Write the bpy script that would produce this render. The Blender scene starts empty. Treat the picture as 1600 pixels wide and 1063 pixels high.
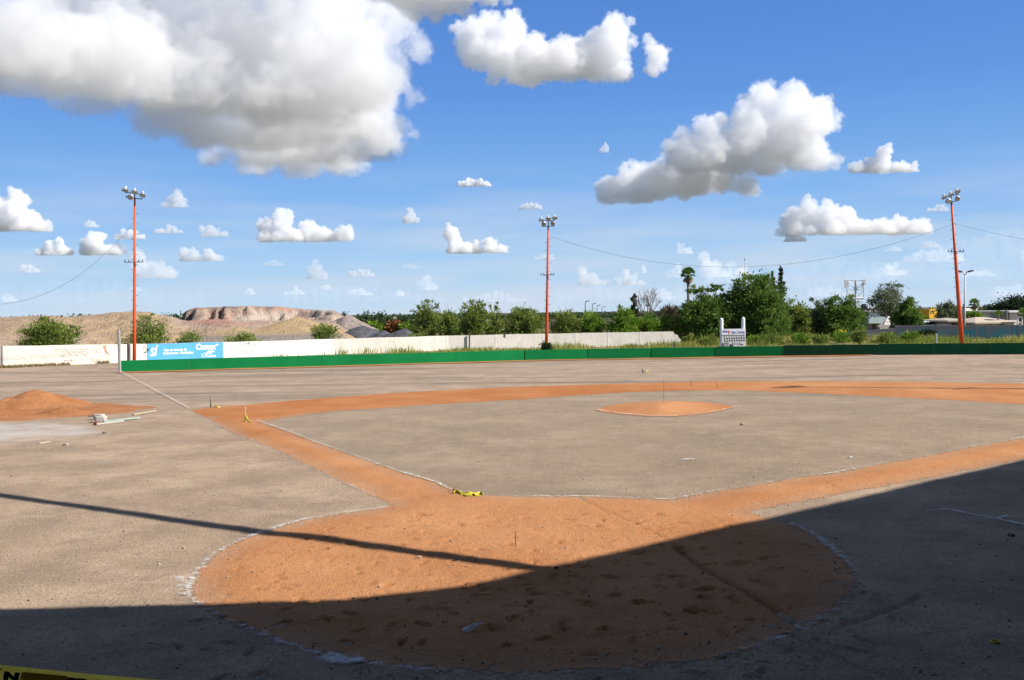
import bpy, bmesh, math, random
import numpy as np
from mathutils import Vector, Matrix
rng = np.random.default_rng(7)
random.seed(7)
scene = bpy.context.scene
C = scene.collection
pi = math.pi

# ================================================================== camera
F, W, H = 1490.0, 1600.0, 1063.0
CAM = Vector((0.0, 0.0, 3.0))
ROLL = 0.0135
PITCH = math.atan((H / 2 - 488.7) / F)
fw = Vector((0, math.cos(PITCH), -math.sin(PITCH)))
up0 = Vector((0, math.sin(PITCH), math.cos(PITCH)))
rt0 = Vector((1, 0, 0))
rt = rt0 * math.cos(ROLL) - up0 * math.sin(ROLL)
up = rt0 * math.sin(ROLL) + up0 * math.cos(ROLL)
cam = bpy.data.cameras.new("camera")
cam.sensor_fit = 'HORIZONTAL'; cam.sensor_width = 36.0; cam.lens = 36.0 * F / W
cam.clip_start = 0.1; cam.clip_end = 60000.0
camo = bpy.data.objects.new("camera", cam); C.objects.link(camo)
camo.matrix_world = Matrix(((rt.x, up.x, -fw.x, CAM.x), (rt.y, up.y, -fw.y, CAM.y), (rt.z, up.z, -fw.z, CAM.z), (0, 0, 0, 1)))
scene.camera = camo

def ray(px, py):
    return fw + rt * ((px - W / 2) / F) + up * ((H / 2 - py) / F)
def G(px, py, z=0.0):                      # where a ray through the photograph meets the level z
    d = ray(px, py); t = (z - CAM.z) / d.z
    p = CAM + d * t
    return (p.x, p.y)
def at(px, py, Y):                         # the point on that ray at forward distance Y
    d = ray(px, py); return CAM + d * (Y / d.y)

# ================================================================== light and sky
AZ, EL = math.radians(16.0), math.radians(37.0)
SUN = Vector((math.cos(EL) * math.cos(AZ), -math.cos(EL) * math.sin(AZ), math.sin(EL)))
world = bpy.data.worlds.new("World"); scene.world = world; world.use_nodes = True
wn = world.node_tree.nodes; wl = world.node_tree.links
sky = wn.new('ShaderNodeTexSky'); sky.sky_type = 'NISHITA'; sky.sun_disc = False
sky.sun_elevation = EL; sky.sun_rotation = math.atan2(SUN.x, SUN.y)
sky.altitude = 1500; sky.air_density = 1.0; sky.dust_density = 0.0; sky.ozone_density = 4.0
bg = wn['Background']; bg.inputs['Strength'].default_value = SKY_STRENGTH = 0.074
tc = wn.new('ShaderNodeTexCoord'); sp = wn.new('ShaderNodeSeparateXYZ'); wl.new(tc.outputs['Generated'], sp.inputs[0])
ramp = wn.new('ShaderNodeValToRGB')        # air near the horizon: pale blue instead of the model's yellow band
ramp.color_ramp.elements[0].position = 0.0; ramp.color_ramp.elements[0].color = (0.95, 0.95, 0.95, 1)
ramp.color_ramp.elements[1].position = 0.58; ramp.color_ramp.elements[1].color = (0, 0, 0, 1)
e = ramp.color_ramp.elements.new(0.34); e.color = (0.9, 0.9, 0.9, 1)
wl.new(sp.outputs['Z'], ramp.inputs[0])
hcol = wn.new('ShaderNodeValToRGB')
hcol.color_ramp.elements[0].position = 0.0; hcol.color_ramp.elements[1].position = 0.34
hcol.color_ramp.elements[0].color = (0.54, 0.70, 0.865, 1); hcol.color_ramp.elements[1].color = (0.080, 0.225, 0.64, 1)
e = hcol.color_ramp.elements.new(0.06); e.color = (0.375, 0.60, 0.88, 1)
e = hcol.color_ramp.elements.new(0.125); e.color = (0.225, 0.455, 0.855, 1)
e = hcol.color_ramp.elements.new(0.22); e.color = (0.122, 0.31, 0.755, 1)
wl.new(sp.outputs['Z'], hcol.inputs[0])
# thin high veil, streaked along the horizon
mp = wn.new('ShaderNodeMapping'); mp.inputs['Scale'].default_value = (3.0, 3.0, 26.0); wl.new(tc.outputs['Generated'], mp.inputs[0])
vn = wn.new('ShaderNodeTexNoise'); vn.inputs['Scale'].default_value = 1.6; vn.inputs['Detail'].default_value = 5; wl.new(mp.outputs[0], vn.inputs['Vector'])
vr = wn.new('ShaderNodeMapRange'); vr.inputs[1].default_value = 0.40; vr.inputs[2].default_value = 0.68; vr.inputs[3].default_value = 0.0; vr.inputs[4].default_value = 0.8
wl.new(vn.outputs[0], vr.inputs[0])
vz = wn.new('ShaderNodeMapRange'); vz.inputs[1].default_value = 0.02; vz.inputs[2].default_value = 0.16; vz.inputs[3].default_value = 1.0; vz.inputs[4].default_value = 0.0
wl.new(sp.outputs['Z'], vz.inputs[0])
vm = wn.new('ShaderNodeMath'); vm.operation = 'MULTIPLY'; wl.new(vr.outputs[0], vm.inputs[0]); wl.new(vz.outputs[0], vm.inputs[1])
sc1 = wn.new('ShaderNodeVectorMath'); sc1.operation = 'SCALE'; wl.new(hcol.outputs[0], sc1.inputs[0]); sc1.inputs['Scale'].default_value = HSCALE = 1.0 / (SKY_STRENGTH * 2 ** 0.52)
veil = wn.new('ShaderNodeMixRGB'); wl.new(vm.outputs[0], veil.inputs[0]); wl.new(sc1.outputs[0], veil.inputs[1]); veil.inputs[2].default_value = (0.62 * HSCALE, 0.70 * HSCALE, 0.83 * HSCALE, 1)
mixs = wn.new('ShaderNodeMixRGB'); wl.new(ramp.outputs[0], mixs.inputs[0]); wl.new(sky.outputs[0], mixs.inputs[1]); wl.new(veil.outputs[0], mixs.inputs[2])
# broken cloud higher up, out of the picture: it whitens the light that falls into the shade
hn = wn.new('ShaderNodeTexNoise'); hn.inputs['Scale'].default_value = 2.6; hn.inputs['Detail'].default_value = 6; wl.new(tc.outputs['Generated'], hn.inputs['Vector'])
hr = wn.new('ShaderNodeMapRange'); hr.inputs[1].default_value = 0.46; hr.inputs[2].default_value = 0.60; hr.inputs[3].default_value = 0.0; hr.inputs[4].default_value = 0.9; wl.new(hn.outputs[0], hr.inputs[0])
hz = wn.new('ShaderNodeMapRange'); hz.inputs[1].default_value = 0.40; hz.inputs[2].default_value = 0.52; wl.new(sp.outputs['Z'], hz.inputs[0])
hm_ = wn.new('ShaderNodeMath'); hm_.operation = 'MULTIPLY'; wl.new(hr.outputs[0], hm_.inputs[0]); wl.new(hz.outputs[0], hm_.inputs[1])
hc_ = wn.new('ShaderNodeMixRGB'); wl.new(hm_.outputs[0], hc_.inputs[0]); wl.new(mixs.outputs[0], hc_.inputs[1]); hc_.inputs[2].default_value = (0.22 * HSCALE, 0.213 * HSCALE, 0.203 * HSCALE, 1)
wl.new(hc_.outputs[0], bg.inputs[0])
sl = bpy.data.lights.new("sun", 'SUN'); sl.energy = 4.9; sl.angle = math.radians(0.53); sl.color = (1.0, 0.95, 0.875)
so = bpy.data.objects.new("sun", sl); C.objects.link(so); so.location = (60, -20, 60)
so.rotation_euler = SUN.to_track_quat('Z', 'Y').to_euler()
scene.view_settings.view_transform = 'Standard'; scene.view_settings.look = 'None'
scene.view_settings.exposure = 0.56; scene.view_settings.gamma = 1.0
cy = scene.cycles
cy.max_bounces = 64; cy.diffuse_bounces = 3; cy.glossy_bounces = 2; cy.transmission_bounces = 4
cy.transparent_max_bounces = 16; cy.volume_bounces = 60
cy.use_denoising = True
try: cy.denoiser = 'OPENIMAGEDENOISE'
except Exception: pass

# ================================================================== helpers
def tag(o, label, cat, group=None):
    o['label'] = label; o['category'] = cat
    if group: o['group'] = group
    return o
def empty(name, loc, label=None, cat=None, group=None):
    o = bpy.data.objects.new(name, None); C.objects.link(o); o.location = loc
    o.empty_display_size = 0.2
    if label: tag(o, label, cat, group)
    return o
def link(name, me, mat=None, parent=None, kind=None, world_coords=True):
    o = bpy.data.objects.new(name, me); C.objects.link(o)
    if mat is not None and not me.materials: me.materials.append(mat)
    if parent is not None:
        o.parent = parent
        if world_coords:
            pl = Vector(parent.location); q = parent
            while q.parent: q = q.parent; pl += Vector(q.location)
            o.location = -pl
    if kind: o['kind'] = kind
    return o
def mesh_np(name, V, Q, smooth=False):
    V = np.asarray(V, np.float32); Q = np.asarray(Q, np.int32)
    me = bpy.data.meshes.new(name); n, m, k = len(V), len(Q), Q.shape[1]
    me.vertices.add(n); me.vertices.foreach_set('co', V.ravel())
    me.loops.add(m * k); me.loops.foreach_set('vertex_index', Q.ravel())
    me.polygons.add(m); me.polygons.foreach_set('loop_start', np.arange(m, dtype=np.int32) * k)
    try: me.polygons.foreach_set('loop_total', np.full(m, k, np.int32))
    except Exception: pass
    if smooth: me.polygons.foreach_set('use_smooth', np.ones(m, bool))
    me.update(calc_edges=True)
    return me
def attr(me, name, vals, domain='POINT'):
    a = me.attributes.new(name, 'FLOAT', domain); a.data.foreach_set('value', np.asarray(vals, np.float32))
def cattr(me, name, cols):
    a = me.attributes.new(name, 'FLOAT_COLOR', 'POINT')
    c = np.ones((len(cols), 4), np.float32); c[:, :3] = cols; a.data.foreach_set('color', c.ravel())
def bm_mesh(name, bm, smooth=False):
    me = bpy.data.meshes.new(name); bmesh.ops.recalc_face_normals(bm, faces=bm.faces); bm.to_mesh(me); bm.free()
    if smooth:
        for p in me.polygons: p.use_smooth = True
    return me
def add_box(bm, c, s, rot=None, bevel=0.0):
    M = Matrix.Translation(Vector(c)) @ (rot.to_4x4() if rot is not None else Matrix.Identity(4)) @ Matrix.Diagonal((s[0], s[1], s[2], 1))
    r = bmesh.ops.create_cube(bm, size=1.0, matrix=M)
    if bevel > 0:
        es = list({e for v in r['verts'] for e in v.link_edges})
        bmesh.ops.bevel(bm, geom=es, offset=bevel, segments=2, affect='EDGES', profile=0.5)
def add_tube(bm, pts, rad, seg=8, cap=True):
    pts = [Vector(p) for p in pts]; n = len(pts)
    rad = rad if isinstance(rad, (list, tuple)) else [rad] * n
    rings = []; u = None
    for i, p in enumerate(pts):
        t = (pts[min(i + 1, n - 1)] - pts[max(i - 1, 0)]).normalized()
        if u is None:
            u = t.orthogonal().normalized()
        u = (u - t * u.dot(t)).normalized(); v = t.cross(u)
        rings.append([bm.verts.new(p + (u * math.cos(2 * pi * k / seg) + v * math.sin(2 * pi * k / seg)) * rad[i]) for k in range(seg)])
    for a, b in zip(rings, rings[1:]):
        for k in range(seg): bm.faces.new((a[k], a[(k + 1) % seg], b[(k + 1) % seg], b[k]))
    if cap: bm.faces.new(rings[0][::-1]); bm.faces.new(rings[-1])
def tube_mesh(name, pts, rad, seg=8, smooth=True):
    bm = bmesh.new(); add_tube(bm, pts, rad, seg); return bm_mesh(name, bm, smooth)
def box_mesh(name, c, s, rot=None, bevel=0.0):
    bm = bmesh.new(); add_box(bm, c, s, rot, bevel); return bm_mesh(name, bm)
def prism(name, pts2, place, depth):
    """outline (list of (u, v)) extruded; place(u, v, w) -> Vector"""
    bm = bmesh.new()
    a = [bm.verts.new(place(u, v, 0)) for u, v in pts2]; b = [bm.verts.new(place(u, v, depth)) for u, v in pts2]
    bm.faces.new(a); bm.faces.new(b[::-1]); n = len(a)
    for i in range(n): bm.faces.new((a[i], b[i], b[(i + 1) % n], a[(i + 1) % n]))
    return bm_mesh(name, bm)
def text_mesh(s, size, M, bold=0.0, shear=0.0, extrude=0.004, outline=0.0, width=None):
    cu = bpy.data.curves.new("lettering", 'FONT'); cu.body = s; cu.size = size; cu.shear = shear; cu.offset = bold
    cu.align_x = 'LEFT'
    if outline: cu.fill_mode = 'NONE'; cu.bevel_depth = outline; cu.bevel_resolution = 0
    else: cu.extrude = extrude
    cu.resolution_u = 3
    o = bpy.data.objects.new("t", cu); C.objects.link(o)
    dg = bpy.context.evaluated_depsgraph_get()
    me = bpy.data.meshes.new_from_object(o.evaluated_get(dg)); bpy.data.objects.remove(o); bpy.data.curves.remove(cu)
    if width:
        xs = [v.co.x for v in me.vertices]; k = width / max(1e-6, max(xs) - min(xs)); x0 = min(xs)
        for v in me.vertices: v.co.x = (v.co.x - x0) * k
    me.transform(M); me.name = "lettering"; me.materials.clear()
    return me

# ---- numpy value noise
_perm = np.random.default_rng(11).random((256, 256)).astype(np.float32)
def vnoise(x, y, seed=0):
    x = np.asarray(x, np.float64) + seed * 17.31; y = np.asarray(y, np.float64) + seed * 9.77
    xi = np.floor(x).astype(int); yi = np.floor(y).astype(int); fx = x - xi; fy = y - yi
    fx = fx * fx * (3 - 2 * fx); fy = fy * fy * (3 - 2 * fy)
    a = _perm[xi & 255, yi & 255]; b = _perm[(xi + 1) & 255, yi & 255]; c = _perm[xi & 255, (yi + 1) & 255]; d = _perm[(xi + 1) & 255, (yi + 1) & 255]
    return (a * (1 - fx) + b * fx) * (1 - fy) + (c * (1 - fx) + d * fx) * fy
def fbm(x, y, oct=4, seed=0):
    s = 0; a = 0.5
    for i in range(oct):
        s = s + a * vnoise(x, y, seed + i * 3); x = x * 2.03; y = y * 2.03; a *= 0.5
    return s
def sstep(a, b, x):
    t = np.clip((x - a) / (b - a), 0, 1); return t * t * (3 - 2 * t)
def terrain(x, y):
    return 0.25 * sstep(5, 32, np.asarray(x, float)) * sstep(38, 56, np.asarray(y, float))
def tz(x, y): return float(terrain(x, y))
def poly_sd(px, py, poly):
    """signed distance (positive inside) of points to a polygon"""
    P = np.asarray(poly, float); n = len(P); d2 = np.full(px.shape, 1e18); ins = np.zeros(px.shape, bool)
    for i in range(n):
        a = P[i]; b = P[(i + 1) % n]; ex, ey = b - a; wx = px - a[0]; wy = py - a[1]
        t = np.clip((wx * ex + wy * ey) / (ex * ex + ey * ey + 1e-12), 0, 1)
        d2 = np.minimum(d2, (wx - ex * t) ** 2 + (wy - ey * t) ** 2)
        c = ((a[1] <= py) & (b[1] > py)) | ((b[1] <= py) & (a[1] > py))
        with np.errstate(divide='ignore', invalid='ignore'):
            xc = a[0] + (py - a[1]) / (ey if abs(ey) > 1e-12 else 1e-12) * ex
        ins ^= c & (px < xc)
    return np.where(ins, 1, -1) * np.sqrt(d2)

# ---- materials
class NT:
    def __init__(s, name):
        s.m = bpy.data.materials.new(name); s.m.use_nodes = True; s.t = s.m.node_tree; s.n = s.t.nodes
        s.b = s.n['Principled BSDF']; s.out = s.n['Material Output']; s.b.inputs['Specular IOR Level'].default_value = 0.25
        s.co = s.n.new('ShaderNodeTexCoord')
    def l(s, a, b): s.t.links.new(a, b)
    def noise(s, scale, detail=4, vec=None, stretch=None, rough=0.55):
        x = s.n.new('ShaderNodeTexNoise'); x.inputs['Scale'].default_value = scale; x.inputs['Detail'].default_value = detail; x.inputs['Roughness'].default_value = rough
        v = vec or s.co.outputs['Object']
        if stretch:
            m = s.n.new('ShaderNodeMapping'); m.inputs['Scale'].default_value = stretch; s.l(v, m.inputs[0]); v = m.outputs[0]
        s.l(v, x.inputs['Vector']); return x.outputs['Fac']
    def vor(s, scale, feature='F1'):
        x = s.n.new('ShaderNodeTexVoronoi'); x.inputs['Scale'].default_value = scale; x.feature = feature
        s.l(s.co.outputs['Object'], x.inputs['Vector']); return x.outputs['Distance']
    def rng(s, fac, a, b, c=0.0, d=1.0, smooth=False):
        x = s.n.new('ShaderNodeMapRange'); x.inputs[1].default_value = a; x.inputs[2].default_value = b; x.inputs[3].default_value = c; x.inputs[4].default_value = d
        if smooth: x.interpolation_type = 'SMOOTHSTEP'
        s.l(fac, x.inputs[0]); return x.outputs[0]
    def math(s, op, a, b):
        x = s.n.new('ShaderNodeMath'); x.operation = op
        for i, v in enumerate((a, b)):
            if isinstance(v, (int, float)): x.inputs[i].default_value = v
            else: s.l(v, x.inputs[i])
        return x.outputs[0]
    def mix(s, fac, a, b, mode='MIX'):
        x = s.n.new('ShaderNodeMixRGB'); x.blend_type = mode
        for i, v in enumerate((fac, a, b)):
            if isinstance(v, (int, float)): x.inputs[i].default_value = v
            elif isinstance(v, tuple): x.inputs[i].default_value = (*v[:3], 1)
            else: s.l(v, x.inputs[i])
        return x.outputs[0]
    def attr(s, name, col=False):
        x = s.n.new('ShaderNodeAttribute'); x.attribute_name = name; return x.outputs['Color' if col else 'Fac']
    def color(s, c):
        if isinstance(c, tuple): s.b.inputs['Base Color'].default_value = (*c, 1)
        else: s.l(c, s.b.inputs['Base Color'])
    def rough(s, r): s.b.inputs['Roughness'].default_value = r
    def bump(s, h, strength=0.4, dist=0.02):
        x = s.n.new('ShaderNodeBump'); x.inputs['Strength'].default_value = strength; x.inputs['Distance'].default_value = dist
        s.l(h, x.inputs['Height']); s.l(x.outputs[0], s.b.inputs['Normal'])
    def alpha(s, a):
        s.l(a, s.b.inputs['Alpha'])
def simple(name, c, rough=0.7, var=0.15, scale=3.0, metal=0.0, bump=0.0, dirt=None):
    t = NT(name); n = t.noise(scale, 5)
    v = t.mix(t.rng(n, 0.3, 0.7), tuple(x * (1 - var) for x in c), tuple(min(1, x * (1 + var)) for x in c))
    if dirt:
        v = t.mix(t.rng(t.noise(scale * 0.6, 6, stretch=(1, 1, 0.25)), 0.52, 0.75, 0, 0.7), v, dirt)
    t.color(v); t.rough(rough); t.b.inputs['Metallic'].default_value = metal
    if bump: t.bump(t.noise(scale * 6, 4), bump, 0.02)
    return t.m
# ================================================================== field outlines (photograph pixels -> plan)
def plan(pts): return [G(x, y) for x, y in pts]
CLAY_OUT = plan([(612, 791), (592, 779), (550, 760), (504, 740), (470, 722), (430, 702), (400, 690), (362, 676), (335, 660), (315, 650), (297, 640.5), (330, 637), (375, 634), (450, 627), (525, 621), (600, 615.5),
    (700, 609.5), (800, 605), (900, 602), (1000, 598.5), (1100, 596.5), (1200, 596.5), (1300, 596.5), (1450, 597.4), (1600, 600), (1750, 606), (1900, 620), (1960, 640), (1900, 655), (1800, 675),
    (1700, 697), (1600, 717), (1527, 731), (1452, 747), (1376, 762), (1319, 771), (1273, 780), (1213, 791), (1170, 799.5), (1213, 813), (1237, 820.5), (1267, 834), (1298, 857), (1322, 876), (1336, 896),
    (1334, 919), (1304, 950), (1264, 972), (1213, 996), (1152, 1018), (1091, 1030), (1000, 1042), (904, 1048), (797, 1053), (722, 1050), (640, 1044), (577, 1037), (504, 1022), (458, 1011), (388, 983), (346, 963), (315, 948), (294, 926), (309, 892), (331, 868), (370, 846), (407, 833), (464, 816), (519, 805), (570, 798)])
INFIELD = plan([(407, 659), (440, 671), (500, 694), (560, 715), (630, 740), (682, 754.6), (706, 766), (752, 773.5), (813, 776), (901, 776), (1000, 779.5), (1046, 782), (1100, 772), (1170, 761), (1252, 746), (1304, 740), (1414, 719), (1527, 698), (1600, 685),
    (1700, 665), (1790, 652), (1700, 642), (1600, 632), (1487, 625.5), (1375, 619.5), (1262, 614.5), (1150, 610), (1050, 611), (975, 613), (900, 618), (800, 625), (700, 631), (600, 637.5), (525, 642.5), (465, 650)])
MOUND = plan([(930, 641), (945, 636), (970, 631), (1000, 628), (1050, 626.8), (1100, 628.5), (1130, 632), (1152, 636.5), (1125, 643), (1090, 648), (1050, 651), (1010, 651), (975, 648), (945, 645)])

# ---- fan-shaped grid: cells grow with the distance from the stand
rr_ = list(np.linspace(0.8, 5.0, 9))[:-1]
r = 5.0
while r < 24: rr_.append(r); r *= 1.0045
while r < 75: rr_.append(r); r *= 1.009
while r < 160: rr_.append(r); r *= 1.03
while r < 9000: rr_.append(r); r *= 1.2
rows = np.array(rr_)
az = list(np.arange(-34, 34.01, 0.2)) + list(np.arange(40, 321, 8))
az = np.radians(np.array(az)); nr, nc = len(rows), len(az)
RR, AA = np.meshgrid(rows, az, indexing='ij')
GX = (RR * np.sin(AA)); GY = (RR * np.cos(AA))
x, y = GX.ravel(), GY.ravel(); rad = RR.ravel()
idx = np.arange(nr * nc).reshape(nr, nc)
nxt = np.roll(idx, -1, axis=1)
QUADS = np.stack([idx[:-1].ravel(), nxt[:-1].ravel(), nxt[1:].ravel(), idx[1:].ravel()], 1)
near = 1 - sstep(26, 60, rad)
ground_n = 0.030 * (fbm(x / 2.2, y / 2.2, 3, 1) - 0.45) + (0.020 * (fbm(x / 0.45, y / 0.45, 3, 5) - 0.45) + 0.012 * (fbm(x / 0.14, y / 0.14, 2, 9) - 0.4)) * near
ground_n *= sstep(3, 6, rad)
sd_out = poly_sd(x, y, CLAY_OUT); sd_in = poly_sd(x, y, INFIELD); sd_mound = poly_sd(x, y, MOUND)
sd_clay = np.minimum(sd_out, -sd_in)
# ---- dents, footprints and rake grooves
rd = np.random.default_rng(21)
dent = np.zeros_like(x)
def press(cx, cy, a, L, Wd, dep, rim=0.35):
    s = np.nonzero((np.abs(x - cx) < L * 2.5) & (np.abs(y - cy) < L * 2.5))[0]
    if not len(s): return
    u = (x[s] - cx) * math.cos(a) + (y[s] - cy) * math.sin(a); v = -(x[s] - cx) * math.sin(a) + (y[s] - cy) * math.cos(a)
    w = Wd * (1 - 0.25 * np.clip(u / L, -1, 1))
    q = np.sqrt((u / L) ** 2 + (v / w) ** 2)
    dent[s] += -dep * (1 - sstep(0.75, 1.05, q)) * (0.65 - 0.35 * np.clip(u / L, -1, 1)) + rim * dep * np.exp(-((q - 1.25) / 0.22) ** 2)
def groove(p, q, wd, dep):
    (x0, y0), (x1, y1) = p, q; L = math.hypot(x1 - x0, y1 - y0); ux, uy = (x1 - x0) / L, (y1 - y0) / L
    t = (x - x0) * ux + (y - y0) * uy; v = -(x - x0) * uy + (y - y0) * ux + 0.05 * np.sin(t * 1.7)
    m = (t > 0) & (t < L) & (np.abs(v) < wd * 3)
    dent[m] += -dep * np.exp(-(v[m] / wd) ** 2) + 0.35 * dep * np.exp(-((np.abs(v[m]) - 1.7 * wd) / (0.5 * wd)) ** 2)
hx, hy = G(815, 905)
for i in range(330):
    a = rd.uniform(0, 2 * pi); q = math.sqrt(rd.uniform(0, 1)) * 3.9
    press(hx + q * math.cos(a), hy + q * math.sin(a), rd.uniform(0, 2 * pi), rd.uniform(0.06, 0.13), rd.uniform(0.025, 0.045), rd.uniform(0.014, 0.036))
for (px, py), (qx, qy) in (((640, 815), (690, 805)), ((560, 850), (690, 862)), ((830, 810), (1000, 830)), ((980, 800), (1240, 850)), ((760, 930), (1180, 960)), ((560, 960), (760, 1010)), ((960, 900), (1200, 930)), ((1050, 900), (1250, 860))):
    x0, y0 = G(px, py); x1, y1 = G(qx, qy); n = max(2, int(math.hypot(x1 - x0, y1 - y0) / 0.55)); an = math.atan2(y1 - y0, x1 - x0)
    for i in range(n):
        t = i / n; sd_ = 0.09 if i % 2 else -0.09
        press(x0 + (x1 - x0) * t - sd_ * math.sin(an), y0 + (y1 - y0) * t + sd_ * math.cos(an), an + rd.uniform(-.3, .3), 0.125, 0.042, rd.uniform(0.025, 0.05))
for i in range(170):                          # the ground round about
    px, py = rd.uniform(-50, 1650), rd.uniform(690, 1062); cx, cy_ = G(px, py)
    press(cx, cy_, rd.uniform(0, 2 * pi), rd.uniform(0.09, 0.2), rd.uniform(0.05, 0.09), rd.uniform(0.003, 0.010))
groove(G(905, 777), G(1060, 858), 0.030, 0.020); groove(G(1055, 855), G(1240, 978), 0.05, 0.034)
groove(G(735, 695), G(905, 776), 0.022, 0.012); groove(G(150, 862), G(610, 873), 0.03, 0.012)
groove(G(900, 1000), G(1180, 968), 0.04, 0.007); groove(G(1300, 985), G(1440, 930), 0.04, 0.016); groove(G(1180, 965), G(1400, 1062), 0.03, 0.015)
hzn = ground_n + terrain(x, y)
under = 0.09 * sstep(0.3, 0.6, np.maximum(sd_clay, sd_mound))
gz = hzn + dent * (sd_clay < 0.1) - under

# ---- ground masks
def soft(poly_px, w, ns=1.0):
    p = plan(poly_px); d = poly_sd(x, y, p) + w * ns * (fbm(x / (w * 1.2), y / (w * 1.2), 3, 4) - 0.47) * 2
    return sstep(-w * 0.6, w * 0.6, d)
m_in = sstep(-1.2, 0.3, sd_in)
FENCE_PX = [(187, 582), (400, 575.7), (600, 570), (820, 563.5)]
m_powder = soft([(-80, 664), (60, 660), (130, 664), (150, 672), (165, 676), (120, 682), (60, 688), (-80, 694)], 0.9, 0.7)
m_spill = np.maximum(soft([(-60, 632), (60, 640), (130, 628), (185, 634), (150, 642), (100, 652), (40, 658), (-60, 660)], 0.7), 0)
m_grass = sstep(56.5, 61, y + 0.0 * x) * sstep(-22, -14, x) + sstep(64, 68, y)
m_grass = np.clip(m_grass, 0, 1)
m_far = sstep(135, 220, rad)
me = mesh_np("ground", np.stack([x, y, gz], 1), QUADS, True)
for nm, v in (('m_in', m_in), ('m_powder', m_powder), ('m_spill', m_spill), ('m_grass', m_grass), ('m_far', m_far), ('m_out', sstep(26, 40, rad))): attr(me, nm, v)
g = NT("dry_earth")
big = g.noise(0.35, 5); med = g.noise(2.3, 6, rough=0.65); fine = g.noise(26, 5, rough=0.7); grit = g.noise(110, 3)
foul = g.mix(g.rng(big, 0.36, 0.64), (0.42, 0.305, 0.205), (0.58, 0.435, 0.305))
infi = g.mix(g.rng(big, 0.35, 0.65), (0.305, 0.236, 0.158), (0.43, 0.335, 0.232))
outf = g.mix(g.rng(big, 0.3, 0.7), (0.40, 0.298, 0.215), (0.52, 0.395, 0.295))
c = g.mix(g.attr('m_out'), foul, outf)
patch = g.noise(0.75, 7, rough=0.72)
c = g.mix(g.attr('m_in'), c, infi)
c = g.mix(g.rng(patch, 0.42, 0.60, 0.0, 0.6), c, (0.25, 0.195, 0.135))
c = g.mix(g.rng(g.noise(1.9, 7, rough=0.75), 0.54, 0.68, 0.0, 0.4), c, (0.56, 0.44, 0.33))
# grader streaks in the outfield, dark grit lying in lines
st = g.noise(0.55, 6, stretch=(0.10, 1.1, 1), rough=0.6)
c = g.mix(g.math('MULTIPLY', g.attr('m_out'), g.rng(st, 0.50, 0.62, 0, 0.85)), c, (0.17, 0.14, 0.112))
st2 = g.noise(2.4, 7, stretch=(0.75, 1.0, 1), rough=0.75)
c = g.mix(g.rng(st2, 0.53, 0.70, 0, 0.55), c, (0.18, 0.15, 0.12))
c = g.mix(g.rng(med, 0.53, 0.72, 0, 0.5), c, (0.45, 0.385, 0.30))
c = g.mix(g.rng(fine, 0.47, 0.66, 0, 0.65), c, (0.14, 0.115, 0.095))
c = g.mix(g.rng(grit, 0.52, 0.66, 0, 0.75), c, (0.54, 0.47, 0.39))
pv = g.vor(9.0); c = g.mix(g.rng(pv, 0.05, 0.09, 0.55, 0.0), c, (0.12, 0.10, 0.085))
pv2 = g.vor(5.3); c = g.mix(g.rng(pv2, 0.03, 0.055, 0.8, 0.0), c, (0.6, 0.54, 0.46))
c = g.mix(g.math('MULTIPLY', g.attr('m_spill'), g.rng(med, 0.3, 0.6, 0.5, 0.95)), c, (0.40, 0.165, 0.062))
c = g.mix(g.math('MULTIPLY', g.attr('m_powder'), g.rng(g.noise(1.1, 6), 0.35, 0.6, 0.15, 0.8)), c, (0.55, 0.535, 0.51))
gr = g.mix(g.rng(g.noise(0.3, 5), 0.35, 0.65), (0.17, 0.165, 0.065), (0.28, 0.22, 0.12))
c = g.mix(g.attr('m_grass'), c, gr)
fr = g.mix(g.rng(g.noise(0.012, 6), 0.35, 0.65), (0.05, 0.065, 0.03), (0.13, 0.11, 0.07))
c = g.mix(g.attr('m_far'), c, fr)
c = g.mix(1.0, c, (1.08, 1.025, 0.985), 'MULTIPLY')
g.color(c); g.rough(0.95); g.b.inputs['Specular IOR Level'].default_value = 0.1
g.bump(g.math('ADD', g.math('MULTIPLY', fine, 1.0), g.math('MULTIPLY', grit, 0.35)), 0.9, 0.04)
link("ground", me, g.m, kind='structure')

# ---- orange clay
def sheet(name, sdv, z, mat, extra=None, margin=0.28, kind='structure'):
    keep = (sdv[QUADS] > -margin).any(1)
    q = QUADS[keep]; used, inv = np.unique(q, return_inverse=True); q = inv.reshape(q.shape)
    m = mesh_np(name, np.stack([x[used], y[used], z[used]], 1), q, True); attr(m, 'sd', sdv[used])
    for k, v in (extra or {}).items(): attr(m, k, v[used])
    o = link(name, m, mat); o['kind'] = kind
    return o
cl = NT("orange_clay")
e = cl.math('ADD', cl.attr('sd'), cl.rng(cl.noise(7, 6, rough=0.7), 0.3, 0.7, -0.13, 0.10))
cl.alpha(cl.rng(e, -0.012, 0.012))
b1 = cl.noise(0.5, 5); b2 = cl.noise(3.2, 6, rough=0.65); b3 = cl.noise(45, 4, rough=0.7)
cc = cl.mix(cl.rng(b1, 0.35, 0.65), (0.53, 0.235, 0.098), (0.64, 0.31, 0.142))
wet = cl.mix(cl.rng(b2, 0.35, 0.65), (0.42, 0.150, 0.048), (0.50, 0.195, 0.068))
cc = cl.mix(cl.math('MULTIPLY', cl.attr('damp'), cl.rng(b1, 0.25, 0.6, 1.0, 0.55)), cc, wet)
cc = cl.mix(cl.rng(b2, 0.56, 0.75, 0, 0.35), cc, (0.33, 0.125, 0.045))
cc = cl.mix(cl.rng(b3, 0.50, 0.70, 0, 0.45), cc, (0.26, 0.105, 0.045))
cc = cl.mix(cl.attr('turned'), cc, (0.24, 0.085, 0.032))
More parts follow.
